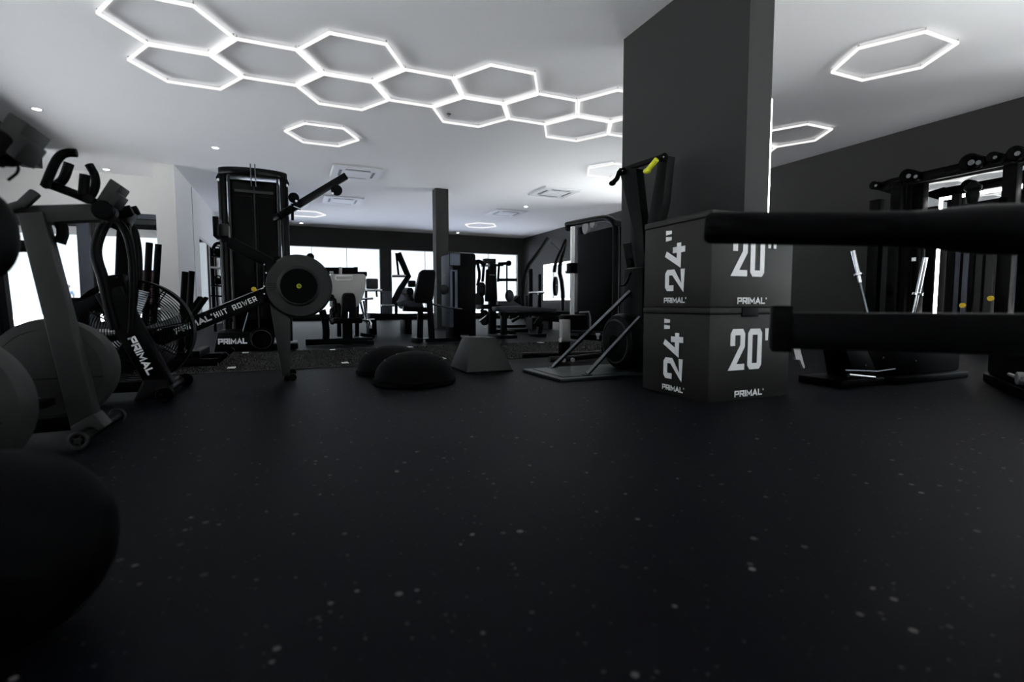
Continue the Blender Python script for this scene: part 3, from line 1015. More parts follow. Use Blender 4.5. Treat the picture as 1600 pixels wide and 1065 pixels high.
m = MB(); m.tube([(-.9, 3.39, .1), (-1.15, 3.4, .085), (-1.5, 3.42, .09)], .035, 10); obj('side_rail', m, 'dark_chrome', fb)
for nm, pts, r in (('lever_arm', [(170, 338), (157, 362), (149, 388), (152, 410), (160, 430), (168, 470), (180, 515)], .026),
                   ('lever_arm', [(172, 336), (192, 352), (203, 380), (208, 420), (207, 470), (204, 520)], .019)):
    m = MB(); m.tube([pv(x, y, 3.35) for x, y in pts], r, 10, 2); la = obj(nm, m, 'black_steel', fb)
    m = MB(); a, b = pv(*pts[0], 3.35), pv(pts[0][0] + 34, pts[0][1] - 8, 3.35); m.tube([a, b], .027, 12); obj('grip', m, 'black_rubber', la)
for nm, pts in (('lever_arm', [(186, 336), (204, 346), (214, 376), (217, 420), (214, 470), (212, 520)]), ):
    m = MB(); m.tube([pv(x, y, 3.68) for x, y in pts], .022, 10, 2); la = obj(nm, m, 'black_steel', fb)
    m = MB(); a, b = pv(186, 336, 3.68), pv(216, 328, 3.68); m.tube([a, b], .027, 12); obj('grip', m, 'black_rubber', la)
a, b = pv(176, 430, 3.45), pv(196, 500, 3.45)
m = MB(); m.beam(a, b, .09, .12, (1, 0, .2)); obj('pivot_housing', m, 'black_steel', fb, bev=.015)
m = MB(); m.beam((-1.05, 3.5, .5), (-.80, 3.5, .62), .08, .07); obj('top_tube', m, 'black_steel', fb, bev=.01)
m = MB(); m.beam((-1.05, 3.5, .08), (-1.05, 3.5, .56), .07, .08, (1, 0, 0)); obj('seat_tube', m, 'black_steel', fb, bev=.01)
m = MB(); m.beam((-.86, 3.5, .60), (-.83, 3.5, .98), .05, .06, (1, 0, 0)); ms = obj('console_mast', m, 'black_steel', fb, bev=.01)
m = MB(); m.beam((-.86, 3.5, .93), (-.80, 3.5, 1.04), .2, .04, (1, 0, -.4)); obj('console', m, 'black_gloss', ms, bev=.008)
m = MB(); m.beam((-1.35, 3.5, .08), (-1.38, 3.5, .80), .05, .05, (1, 0, 0)); obj('saddle_post', m, 'black_steel', fb)
m = MB(); m.hexa([(-1.18, 3.47, .80), (-1.18, 3.53, .80), (-1.48, 3.62, .80), (-1.48, 3.38, .80)], [(-1.18, 3.48, .85), (-1.18, 3.52, .85), (-1.48, 3.61, .87), (-1.48, 3.39, .87)]); obj('saddle', m, 'black_vinyl', fb, bev=.015)
for s in (-1, 1):
    m = MB(); m.beam((-1.0, 3.5 + s * .1, .27), (-1.0 + s * .12, 3.5 + s * .1, .2), .02, .03, (0, 1, 0)); cr = obj('crank', m, 'dark_chrome', fb)
    m = MB(); m.box((-1.05 + s * .12, 3.5 + s * .15 - .045, .185), (-.95 + s * .12, 3.5 + s * .15 + .045, .215)); obj('pedal', m, 'black_rubber', cr, bev=.005)

# ================================================================== push sled on the turf
sl = thing('push_sled', 'black push sled with upright poles on the turf behind the fan bike', 'sled', (-1.2, 4.9, .01))
m = MB()
for y in (4.75, 5.25):
    m.beam((-1.55, y, .045), (-.55, y, .045), .05, .06)
    m.beam((-.55, y, .045), (-.48, y, .11), .05, .04)
obj('runners', m, 'black_steel', sl, bev=.006)
m = MB(); m.beam((-1.45, 4.72, .11), (-1.45, 5.28, .11), .06, .06); m.beam((-.7, 4.72, .11), (-.7, 5.28, .11), .06, .06); m.box((-1.4, 4.85, .09), (-.75, 5.15, .12)); obj('deck', m, 'black_steel', sl, bev=.006)
for a, b in (((-.99, 4.78), (-1.04, 4.78)), ((-.95, 5.02), (-1.0, 5.02))):
    pass
for tx, ty, tz_, bx0, by0 in ((-.985, 4.80, .99, -1.06, 4.80), (-.965, 5.0, 1.0, -1.05, 5.0), (-.78, 4.95, .78, -.84, 4.95), (-.77, 5.2, .80, -.83, 5.2)):
    m = MB(); m.tube([(bx0, by0, .12), (tx, ty, tz_)], .024, 12); pl = obj('pole', m, 'black_rubber', sl)
m = MB(); m.tube([(-1.06, 4.80, .50), (-1.058, 4.86, .47), (-1.052, 4.95, .47), (-1.05, 5.0, .5)], .022, 8); obj('pole_brace', m, 'black_steel', sl)
m = MB(); m.tube([(-1.08, 4.9, .12), (-1.08, 4.9, .36)], .025); obj('weight_post', m, 'chrome', sl)
sl.location.z += .012

# ================================================================== rowing machine
rw = thing('rowing_machine', 'black rowing machine with a big round flywheel and white lettering along its beam', 'rower', (-.03, 3.9, 0))
RC = pv(467, 447, 3.84); RC.y = 3.92
m = MB(); m.lathe([(0, -.10), (.125, -.10), (.133, -.092), (.14, -.084), (.205, -.084), (.219, -.07), (.222, -.04), (.222, .06), (.2, .08), (0, .08)], RC, (0, 1, 0), 64)
fl_ = obj('flywheel_housing', m, 'charcoal_plastic', rw)
m = MB(); m.lathe([(0, -.104), (.115, -.104), (.122, -.098), (.122, -.06), (0, -.06)], RC, (0, 1, 0), 48); obj('centre_cap', m, 'black_rubber', fl_)
m = MB(); m.ring(RC + Vector((0, -.106, 0)), (0, 1, 0), .0125, .0035, 24, 6); m.disc(RC + Vector((0, -.1055, 0)), (0, 1, 0), .004, .003, 10); m.beam(RC + Vector((-.005, -.1055, -.004)), RC + Vector((.005, -.1055, .004)), .003, .003, (0, 1, 0)); obj('emblem', m, 'yellow_plastic', fl_)
for a in (-2.95, -.35, 1.2, 2.2):
    m = MB(); c = RC + Vector((math.cos(a) * .222, -.02, math.sin(a) * .222)); m.disc(c, (0, 1, 0), .026, .07, 16); obj('lug', m, 'black_steel', fl_)
m = MB()
for k in range(5):
    zc = RC.z - .035 + k * .012
    m.beam((RC.x - .20, RC.y - .085, zc + .0), (RC.x - .145, RC.y - .087, zc + .002), .003, .004, (0, 1, 0))
obj('vent_slots', m, 'black_rubber', fl_)
q = [pv(x, y, 3.86) for x, y in ((421, 470), (455, 487), (453, 590), (441, 588))]
m = MB(); m.prism([q[0], pv(454, 500, 3.86), q[2], q[3]], (0, .10, 0)); obj('front_leg', m, 'charcoal_plastic', rw, bev=.006)
m = MB(); m.tube([(-.03, 3.76, .02), (-.03, 4.06, .02)], .02, 12); ft = obj('front_foot', m, 'black_rubber', rw)
for yy in (3.77, 4.05):
    m = MB(); m.disc((.005, yy, .026), (0, 1, 0), .026, .03, 20); obj('wheel', m, 'black_rubber', ft)
# side plate joining the beam, the leg and the monitor arm
m = MB(); m.prism([pv(x, y, 3.84) for x, y in ((412, 397), (432, 408), (440, 440), (424, 475), (412, 470))], (0, .12, 0)); sdp = obj('side_plate', m, 'black_steel', rw, bev=.004)
for px, py in ((413, 413), (413, 447), (413, 459), (416, 426)):
    m = MB(); c = pv(px, py, 3.84); c.y = 3.838; m.disc(c, (0, 1, 0), .0055, .006, 12); obj('bolt', m, 'chrome', sdp)
B0, B1 = pv(414, 461, 3.9), pv(305, 506, 3.9)
bd = (B1 - B0).normalized(); B2 = B0 + bd * 1.25
m = MB(); m.beam(B0, B2, .09, .095, (0, 0, 1)); bm_ = obj('beam', m, 'black_steel', rw, bev=.006)
m = MB(); m.beam(B0 + Vector((0, -.03, .052)) , B0 + bd * .44 + Vector((0, -.03, .052)), .02, .006); obj('rail_edge', m, 'chrome', bm_)
rt = -bd; upv = Vector((0, -1, 0)).cross(rt)
if upv.z < 0:
    upv = -upv
hw = .034
st_ = pv(337, 496.5, 3.853); st_.y = 3.854
mbx, w = letters('HIIT', st_, rt, upv, hw, .60, .17, .24, .002); obj('lettering', mbx, 'white_print', bm_, smooth=False)
mbx, w = letters('ROWER', st_ + rt * (w + .028), rt, upv, hw, .60, .17, .24, .002); obj('lettering', mbx, 'white_print', bm_, smooth=False)
mbx, w2 = letters("PRIMAL'", st_ - rt * .245 - upv * .002, rt, upv, .038, .85, .24, .10, .002); obj('lettering', mbx, 'white_print', bm_, smooth=False)
m = MB(); m.tube([B2 + Vector((0, -.2, -.04)), B2 + Vector((0, .2, -.04))], .025); obj('rear_foot', m, 'black_rubber', rw)
sp0 = B0 + bd * .85
m = MB(); m.hexa([sp0 + Vector(v_) for v_ in ((-.13, -.12, .07), (.13, -.12, .07), (.13, .12, .07), (-.13, .12, .07))], [sp0 + Vector(v_) for v_ in ((-.13, -.12, .11), (.13, -.12, .11), (.13, .12, .11), (-.13, .12, .11))]); obj('seat', m, 'black_vinyl', rw, bev=.015)
for s in (-1, 1):
    c = B0 + bd * .42
    m = MB(); m.beam(c + Vector((-.1, s * .12, -.02)), c + Vector((.02, s * .12, .16)), .1, .02, (1, 0, -.6)); obj('footplate', m, 'black_rubber', rw, bev=.005)
A0_, A1_ = pv(428, 414, 3.9), pv(358, 378, 3.9)
m = MB(); m.beam(A0_, A1_, .055, .075); ar = obj('monitor_arm', m, 'black_steel', rw, bev=.006)
m = MB(); m.beam(pv(352, 377, 3.9), pv(346, 360, 3.9), .04, .04, (1, 0, 0)); obj('swivel', m, 'black_steel', ar)
a, b = pv(336, 372, 3.9), pv(336, 341, 3.9)
m = MB(); m.box((a.x, 3.80, a.z), (a.x + .035, 4.0, b.z)); mo = obj('monitor', m, 'black_gloss', rw, bev=.006)
m = MB(); m.box((a.x + .035, 3.84, a.z + .01), (a.x + .085, 3.96, b.z - .04)); obj('monitor_housing', m, 'charcoal_plastic', mo, bev=.006)
c = pv(397, 452, 3.86); m = MB(); m.disc((c.x, 3.845, c.z), (0, 1, 0), .016, .03, 20); obj('knob', m, 'amber_plastic', rw)

# ================================================================== tall dual pulley tower
VT = 6.75
dp = thing('pulley_tower', 'tall black dual pulley tower with a round top cap and one raised arm', 'cable machine', (-.35, VT, 0))
xl, xr = -.665, -.02
xc = (xl + xr) / 2
m = MB(); m.box((xl + .05, VT + .02, .12), (xr - .05, VT + .34, 1.97)); bk = obj('weight_shroud', m, 'black_gloss', dp, bev=.03)
m = MB(); m.box((xc - .006, VT + .012, .2), (xc + .006, VT + .022, 1.9)); obj('seam', m, 'charcoal_plastic', bk)
m = MB(); m.box((xc + .03, VT + .010, .35), (xr - .09, VT + .022, 1.78)); obj('panel', m, 'black_steel', bk, bev=.004)
m = MB(); m.box((xl + .1, VT + .010, .35), (xc - .03, VT + .022, 1.78)); obj('panel', m, 'black_steel', bk, bev=.004)
m = MB(); m.box((xl + .12, VT + .005, 1.82), (xr - .12, VT + .02, 1.85)); obj('label_strip', m, 'charcoal_plastic', bk)
for x in (xl, xr):
    m = MB(); m.tube([(x, VT, .08), (x, VT, 2.0)], .045, 14); cl = obj('column', m, 'black_gloss', dp)
    m = MB(); m.tube([(x + (.07 if x == xl else -.07), VT - .02, .1), (x + (.07 if x == xl else -.07), VT - .02, 2.0)], .012, 10); obj('guide_rod', m, 'charcoal_plastic', cl)
m = MB()
cap = [(xc + .36 * math.cos(a), VT + .02 - .16 * math.sin(a)) for a in [PI * i / 20 for i in range(21)]] + [(xc - .36, VT + .36), (xc + .36, VT + .36)]
m.prism([(x, y, 2.0) for x, y in cap], (0, 0, .075)); tc_ = obj('top_cap', m, 'black_gloss', dp, bev=.008)
for s in (-1, 1):
    m = MB(); c = Vector((xc + s * .335, VT - .01, 1.95)); m.disc(c, (0, 1, 0), .045, .03, 20); pu_ = obj('pulley', m, 'black_rubber', dp)
    m = MB(); m.disc(c + Vector((s * .02, -.01, -.02)), (0, 1, 0), .018, .035, 12); obj('pulley_bolt', m, 'chrome', pu_)
for x in (xc - .015, xc + .03):
    m = MB(); m.beam((x, VT - .15, 1.86), (x - .003, VT - .16, 2.11), .012, .02, (0, 1, 0)); obj('rope_hook', m, 'dark_chrome', tc_)
m = MB(); m.box((xl - .08, VT - .16, 0), (xr + .1, VT + .5, .06)); obj('base_plate', m, 'black_steel', dp, bev=.01)
m = MB(); m.hexa([(-.78, VT - .32, .0), (-.30, VT - .32, .0), (-.30, VT - .16, .0), (-.78, VT - .16, .0)], [(-.74, VT - .30, .21), (-.40, VT - .30, .21), (-.40, VT - .16, .25), (-.70, VT - .16, .25)]); sh = obj('foot_shroud', m, 'black_steel', dp, bev=.01)
mbx, w = letters('PRIMAL', (-.735, VT - .322, .085), (1, 0, 0), (0, 0, 1), .062, .62, .24, .06, .003); obj('lettering', mbx, 'white_print', sh, smooth=False)
m = MB(); m.disc((-.30, VT - .32, .13), (0, 1, 0), .13, .1, 36); wd = obj('foot_wheel', m, 'black_rubber', dp)
m = MB(); m.ring((-.30, VT - .37, .13), (0, 1, 0), .105, .006, 32, 6); obj('wheel_rim', m, 'dark_chrome', wd)
m = MB(); m.tube([pv(388, 488, VT - .25), pv(372, 545, VT - .25)], .009, 8); obj('prop_rod', m, 'dark_chrome', dp)
a0, a1 = pv(438, 337, VT - .06), pv(541, 275, VT - .06)
m = MB(); m.beam(a0, a1, .07, .085); am = obj('swing_arm', m, 'black_gloss', dp, bev=.008)
for px, py, r in ((459, 309, .06), (526, 297, .065)):
    m = MB(); m.disc(pv(px, py, VT - .10), (0, 1, 0), r, .035, 24); w_ = obj('arm_pulley', m, 'black_rubber', am)
    m = MB(); m.disc(pv(px - 6 if px > 500 else px + 4, py + 5, VT - .13), (0, 1, 0), .014, .012, 12); obj('pulley_bolt', m, 'chrome', w_)
m = MB(); m.tube([pv(457, 318, VT - .12), pv(457, 344, VT - .12)], .017, 10); obj('hanging_grip', m, 'black_rubber', am)
m = MB(); m.beam(pv(428, 342, VT - .0), a0, .06, .07); obj('pivot_arm', m, 'black_gloss', dp, bev=.008)
m = MB(); m.tube([pv(453, 320, VT - .12), pv(470, 327, VT - .12)], .012, 10); obj('locking_pin', m, 'chrome', am)
m = MB(); c = pv(373, 380, VT - .06); m.prism([c + Vector((-.028, 0, -.028)), c + Vector((.035, 0, 0)), c + Vector((-.022, 0, .03))], (0, .004, 0)); obj('warning_label', m, 'amber_plastic', bk)

# ================================================================== standing rope trainer against the pier
US = 2.5
sk = thing('rope_trainer', 'tall black rope trainer with a forked mast and one yellow handle by the pier', 'ski machine', (2.3, 3.27, 0))
m = MB(); m.prism([(1.64, 2.97, .0), (1.64, 3.57, .0), (2.90, 3.57, .0), (2.90, 2.97, .0)], (0, 0, .022)); pf = obj('platform', m, 'deck_steel', sk, bev=.004)
m = MB(); m.prism([(1.70, 3.03, .022), (1.70, 3.51, .022), (2.30, 3.51, .022), (2.30, 3.03, .022)], (0, 0, .004)); obj('tread', m, 'deck_steel', pf)
m = MB(); m.box((2.40, 3.10, .022), (2.62, pu(971, 480, 2.40).y, .80)); bd_ = obj('lower_body', m, 'green_black_steel', sk, bev=.03)
FCs = Vector((2.33, 3.27, .235))
m = MB(); m.lathe([(0, -.05), (.15, -.05), (.20, -.03), (.215, .0), (.215, .08), (0, .08)], FCs, (1, 0, 0), 48); fw = obj('flywheel_housing', m, 'green_black_steel', sk)
m = MB(); m.ring(FCs + Vector((-.045, 0, 0)), (1, 0, 0), .165, .008, 40, 6); obj('rim', m, 'charcoal_plastic', fw)
m = MB(); m.disc(FCs + Vector((-.055, 0, 0)), (1, 0, 0), .05, .02, 24); obj('hub', m, 'black_rubber', fw)
for sgn, poly in ((1, ((967, 262), (994, 263), (999, 310), (1003, 345), (1008, 425), (984, 425), (985, 345), (974, 296))),
                  (-1, ((1028, 247), (1043, 243), (1036, 315), (1031, 337), (1020, 425), (1004, 425), (1012, 343), (1023, 285)))):
    P = [pu(x, y, US) for x, y in poly]
    m = MB(); m.prism(P, (.07, 0, 0)); obj('fork_arm', m, 'green_black_steel', sk, bev=.004)
m = MB(); m.beam(pu(975, 265, US + .03), pu(1040, 244, US + .03), .05, .03); obj('top_bar', m, 'black_steel', sk, bev=.005)
for px, py in ((1036, 246), (972, 268)):
    m = MB(); m.disc(pu(px, py, US - .02), (0, 1, 0), .028, .05, 18); w_ = obj('rope_pulley', m, 'black_rubber', sk)
    m = MB(); m.disc(pu(px + 1, py - 1, US - .05), (1, 0, 0), .006, .006, 10); obj('bolt', m, 'chrome', w_)
for pts, mm, lab in ((((1026, 249), (1017, 260), (1011, 267)), 'yellow_plastic', 'yellow rubber grip'), (((968, 268), (964, 279), (957, 286)), 'black_rubber', None)):
    m = MB(); m.tube([pu(x, y, US - .07) for x, y in pts], .019, 12); h_ = obj('handle', m, mm, sk)
    if lab:
        h_['label'] = lab
    e = pu(*pts[-1], US - .07)
    m = MB(); m.ball(e, .026, 14, 8, (1, 1.3, .8)); obj('handle_end', m, mm if lab is None else 'yellow_plastic', h_)
for (x0, y0), (x1, y1), ue in (((1.88, 3.52), (985, 455), 2.40), ((1.90, 3.05), (1000, 496), 2.32)):
    m = MB(); m.tube([(x0, y0, .03), pu(x1, y1, ue)], .017, 10); s_ = obj('strut', m, 'dark_chrome', sk)
    m = MB(); m.beam((x0 - .03, y0, .026), (x0 + .03, y0, .026), .05, .008); obj('strut_foot', m, 'deck_steel', s_)
m = MB(); c = pu(986, 410, 2.36); m.disc(c, (1, 0, 0), .03, .04, 20); ho = obj('cup_holder', m, 'black_rubber', sk)
m = MB(); m.tube([pu(985, 425, 2.34), pu(978, 445, 2.32), pu(970, 446, 2.32)], .010, 8, 1); obj('hook', m, 'black_steel', ho)
m = MB(); m.beam((2.38, 3.20, .80), (2.34, 3.20, .98), .10, .02, (1, 0, 0)); obj('monitor', m, 'black_gloss', sk)

# ================================================================== hip bench between the turf and the rope trainer
hb_ = thing('hip_bench', 'low black bench with a grey foot bracket, curved feet and a thick pad', 'bench', (2.35, 4.2, .0))
m = MB(); m.beam((2.28, 4.12, .24), (2.92, 4.12, .18), .06, .06); obj('beam', m, 'black_steel', hb_, bev=.006)
m = MB(); c = pv(898, 503, 4.12); m.box((c.x - .12, 4.10, c.z - .075), (c.x + .13, 4.22, c.z + .07)); pd = obj('pad', m, 'black_vinyl', hb_, bev=.02)
m = MB(); m.tube([pv(905, 488, 4.22), pv(920, 487, 4.22), pv(922, 495, 4.22), pv(922, 512, 4.22)], .009, 8); obj('pad_rail', m, 'grey_metal', pd)
a, b = pv(876, 499, 4.06), pv(889, 529, 4.06)
m = MB(); m.box((a.x, 4.03, b.z), (b.x, 4.09, a.z)); bk_ = obj('foot_bracket', m, 'white_metal', hb_, bev=.006); bk_['label'] = 'light grey bracket'
m = MB(); m.tube([pv(875, 531, 4.04), pv(890, 531, 4.08)], .02, 14); obj('roller', m, 'white_metal', bk_)
m = MB(); m.box((b.x - .06, 4.09, 0.04), (b.x + .03, 4.15, b.z)); obj('post', m, 'black_steel', hb_, bev=.004)
for y0, y1 in ((4.33, 4.23), (3.90, 4.05)):
    m = MB(); m.tube([(1.98 if y0 > 4.2 else 2.05, y0, .045), (2.2, y0 - .01, .045), (2.38, (y0 + y1) / 2, .04), (2.62, y1, .04), (2.85, y1, .04)], .026, 12, 2); obj('base_tube', m, 'charcoal_plastic', hb_)
for px in (881, 895):
    m = MB(); c = pv(px, 567, 3.86); m.disc((c.x, 3.862, .035), (0, 1, 0), .018, .02, 18); obj('end_cap', m, 'white_metal', hb_)
m = MB(); c = pv(935, 524, 4.08); m.lathe([(0, 0), (.012, 0), (.012, .03), (.022, .035), (.022, .055), (0, .055)], (c.x, 4.09, c.z - .035), (0, 0, 1), 14); obj('pin_knob', m, 'white_metal', hb_)
m = MB(); m.beam((2.75, 4.12, .03), (2.75, 4.12, .19), .03, .03, (1, 0, 0)); obj('rear_leg', m, 'black_steel', hb_)
m = MB(); m.beam(pv(890, 522, 4.06), pv(903, 523, 4.06), .02, .025); obj('clamp', m, 'chrome', hb_)

# ================================================================== leg press with a pale foot plate
lp = thing('leg_press', 'leg press with a large pale foot plate and black seat', 'leg press', (.6, 7.2, 0))
V = 7.2
m = MB(); m.prism([pv(x, y, V) for x, y in ((515, 430), (519, 428), (568, 428), (572, 431), (571, 452), (565, 470), (558, 479), (515, 479))], (.0, .04, .0)); ftp = obj('foot_plate', m, 'white_metal', lp, bev=.006)
m = MB(); m.tube([pv(524, 431, V - .03), pv(524, 436, V - .03), pv(527, 437.5, V - .03), pv(547, 437.5, V - .03), pv(550, 436, V - .03), pv(550, 431, V - .03), pv(524, 431, V - .03)], .011, 8); obj('plate_handle', m, 'white_print', ftp)
m = MB(); m.beam(pv(508, 423, V + .1), pv(558, 423, V + .1), .08, .09); m.beam(pv(556, 428, V + .1), pv(573, 428, V + .1), .08, .06); m.beam(pv(556, 417, V + .1), pv(556, 432, V + .1), .05, .05, (1, 0, 0)); fr = obj('carriage', m, 'black_steel', lp, bev=.006)
m = MB(); m.tube([pv(532, 417, V + .02), pv(532, 429, V + .02)], .02, 12); m.tube([pv(515, 426, V + .02), pv(521, 426, V + .02)], .02, 12); obj('peg', m, 'white_metal', fr)
for s in (.62, .86):
    m = MB(); m.tube([(s, V + .25, .08), (s, V + .12, .85)], .03, 10); obj('rail', m, 'black_steel', lp)
V2 = 6.85
m = MB(); m.prism([pv(x, y, V2) for x, y in ((535, 464), (538, 460), (553, 460), (556, 464), (558, 498), (533, 498))], (0, .09, .03)); obj('backrest', m, 'black_vinyl', lp, bev=.02)
m = MB(); m.box((.50, V2 - .05, .28), (.86, V2 + .3, .35)); obj('seat', m, 'black_vinyl', lp, bev=.02)
m = MB(); m.tube([pv(544, 487, V2 - .03), pv(544, 500, V2 - .03)], .012, 8); obj('seat_lever', m, 'chrome', lp)
m = MB(); m.beam((.68, V2 + .1, .0), (.68, V2 + .1, .3), .1, .12, (1, 0, 0)); obj('seat_post', m, 'black_steel', lp)
m = MB(); m.beam((.17, V2 + .1, .045), (1.0, V2 + .1, .045), .08, .08); m.beam((.95, V2 - .1, .03), (.95, 8.3, .03), .08, .05); obj('base_frame', m, 'black_steel', lp, bev=.006)
m = MB(); m.tube([pv(503, 484, V2 + .1), pv(508, 500, V2 + .1), pv(510, 520, V2 + .1), pv(508, 538, V2 + .1)], .045, 10, 1); obj('curved_post', m, 'black_steel', lp)
for px, py in ((522, 478), (529, 486), (519, 494)):
    m = MB(); m.disc(pv(px, py, V2 + .35), (1, .15, 0), .11, .035, 28); w_ = obj('weight_plate', m, 'black_rubber', lp)
    m = MB(); m.disc(pv(px, py, V2 + .33), (1, .15, 0), .03, .05, 14); obj('sleeve', m, 'chrome', w_)
for a, b in (((562, 466), (571, 503)), ((568, 470), (574, 505)), ((563, 467), (583, 466)), ((566, 500), (585, 499))):
    m = MB(); m.tube([pv(*a, 7.5), pv(*b, 7.5)], .016, 8); obj('chrome_strut', m, 'chrome', lp)
m = MB(); m.tube([pv(575, 500, 7.45), pv(579, 503, 7.45), pv(579, 513, 7.45)], .018, 8, 1); obj('grab_handle', m, 'chrome', lp)
m = MB(); m.beam(pv(563, 522, 7.6), pv(585, 526, 7.6), .1, .05); obj('rear_foot', m, 'black_steel', lp)

# ================================================================== leg extension with its weight tower
le = thing('leg_extension', 'black leg extension machine with a blue grey seat and a screen on its weight tower', 'leg machine', (1.9, 6.9, 0))
V = 6.9
m = MB(); m.prism([pv(x, y, V) for x, y in ((657, 424), (660, 421), (678, 421), (681, 425), (677, 468), (672, 474), (650, 473), (647, 468))], (.05, .34, 0)); obj('backrest', m, 'black_vinyl', le, bev=.02)
m = MB(); m.prism([pv(x, y, V + .05) for x, y in ((627, 471), (630, 469), (660, 471), (662, 479), (640, 480), (630, 476))], (0, .38, 0)); obj('seat', m, 'navy_vinyl', le, bev=.01)
m = MB(); m.beam(pv(630, 482, V + .2), pv(668, 484, V + .2), .1, .07); obj('seat_frame', m, 'black_steel', le, bev=.006)
for a, b in (((657, 478), (656, 529)), ((671, 470), (675, 534))):
    m = MB(); m.beam(pv(*a, V + (.3 if a[0] < 660 else .0)), pv(*b, V + (.3 if a[0] < 660 else .0)), .075, .075, (0, 1, 0)); obj('leg', m, 'black_steel', le, bev=.004)
m = MB(); m.beam((1.70, V - .05, .03), (2.35, V + .05, .03), .08, .05); m.beam((1.62, V - .05, .03), (1.62, V + .4, .03), .08, .05); obj('base', m, 'black_steel', le, bev=.005)
m = MB(); m.box((1.64, V - .03, .045), (1.75, V, .06)); obj('foot_trim', m, 'chrome', le)
m = MB(); m.tube([pv(676, 475, V - .05), pv(700, 480, V - .05), pv(722, 483, V - .05)], .014, 8); obj('side_handle', m, 'dark_chrome', le)
m = MB(); m.disc(pv(637, 456, V + .2), (0, 1, 0), .05, .34, 18); obj('shin_roller', m, 'black_vinyl', le)
m = MB(); m.beam(pv(645, 470, V + .1), pv(637, 456, V + .1), .04, .04); obj('lever', m, 'black_steel', le)
tx0, tx1 = 2.10, 2.44
m = MB(); m.box((tx0, V - .02, .02), (tx1, V + .42, 1.24)); tw_ = obj('weight_tower', m, 'black_steel', le, bev=.03)
m = MB(); m.box((tx0 - .055, V + .0, .2), (tx0 + .02, V + .40, 1.22)); fp = obj('front_panel', m, 'frame_blue_grey', le, bev=.015)
m = MB(); m.box((tx0 - .045, V - .022, .45), (tx0 + .06, V - .016, 1.0)); obj('slot_panel', m, 'screen_blue', fp)
m = MB(); m.box((tx0 - .012, V - .028, .45), (tx0 + .022, V - .021, .98)); obj('slot', m, 'black_rubber', fp)
a, b = pv(703, 414, V - .04), pv(718, 396, V - .04)
m = MB(); m.box((a.x - .01, V - .05, a.z - .01), (b.x + .012, V - .02, b.z + .012)); scn = obj('screen_bezel', m, 'black_gloss', le, bev=.004)
m = MB(); m.box((a.x, V - .054, a.z), (b.x, V - .048, b.z)); obj('screen', m, 'screen_blue', scn)
c = pv(697, 452, V - .05); m = MB(); m.ball((c.x, V + .05, c.z), .06, 16, 10, (1, .8, 1.2)); obj('side_pad', m, 'navy_vinyl', le)
m = MB(); m.box((2.2, V - .03, .06), (2.32, V - .021, .09)); obj('label_strip', m, 'grey_metal', tw_)

# ================================================================== plate loaded row machine near the rear windows
V = 9.2
pl_ = thing('row_machine', 'plate loaded row machine with a bent black lever in front of the rear window', 'strength machine', (2.1, V, 0))
m = MB(); m.tube([pv(x, y, V) for x, y in ((622, 395), (638, 432), (625, 452), (613, 476))], .055, 8); lv = obj('bent_lever', m, 'black_steel', pl_)
m = MB(); m.tube([pv(619, 395, V), pv(623, 432, V)], .02, 8); obj('lever_brace', m, 'black_steel', lv)
m = MB(); m.tube([pv(612, 431, V - .1), pv(634, 431, V - .1)], .024, 10); obj('plate_peg', m, 'chrome', lv)
m = MB(); m.tube([pv(624, 450, V + .1), pv(644, 451, V + .1)], .018, 10); obj('plate_peg', m, 'chrome', lv)
m = MB(); m.beam(pv(604, 455, V), pv(603, 494, V), .2, .16, (1, 0, 0)); m.beam(pv(596, 494, V), pv(640, 496, V), .16, .08); obj('frame', m, 'frame_blue_grey', pl_, bev=.01)
m = MB(); m.beam(pv(597, 456, V), pv(597, 494, V), .04, .05, (1, 0, 0)); m.beam(pv(619, 460, V), pv(619, 492, V), .04, .05, (1, 0, 0)); obj('upright', m, 'black_steel', pl_)
m = MB(); m.box(tuple(pv(573, 451, V)), tuple(pv(591, 435, V) + Vector((0, .12, 0)))); obj('chest_pad', m, 'navy_vinyl', pl_, bev=.02)
m = MB(); m.tube([pv(570, 453.5, V), pv(597, 453.5, V)], .022, 10); obj('cross_rail', m, 'chrome', pl_)
m = MB(); m.tube([pv(596, 477, V - .1), pv(616, 477, V - .1)], .02, 10); obj('cross_rail', m, 'chrome', pl_)
m = MB(); m.beam(pv(572, 453, V), pv(572, 494, V), .03, .04, (1, 0, 0)); obj('upright', m, 'black_steel', pl_)
m = MB(); m.beam(pv(588, 455, V), pv(589, 464, V), .03, .03, (1, 0, 0)); obj('drop_pin', m, 'black_steel', pl_)
m = MB(); m.beam(pv(575, 493, V), pv(640, 495, V), .5, .1); obj('base', m, 'black_steel', pl_)
for px in (580, 634):
    c = pv(px, 495, V); m = MB(); m.beam((c.x, V, 0), (c.x, V, c.z), .12, .45, (0, 1, 0)); obj('foot', m, 'black_steel', pl_, bev=.006)
m = MB(); m.box(tuple(pv(639, 448, V)), tuple(pv(650, 438, V) + Vector((0, .12, 0)))); obj('hand_pad', m, 'black_vinyl', pl_, bev=.02)
for k, (px, py) in enumerate(((628, 469), (640, 466))):
    m = MB(); m.disc(pv(px, py, V + .4), (1, .3, 0), .16, .05, 28); obj('weight_plate', m, 'frame_blue_grey', pl_)

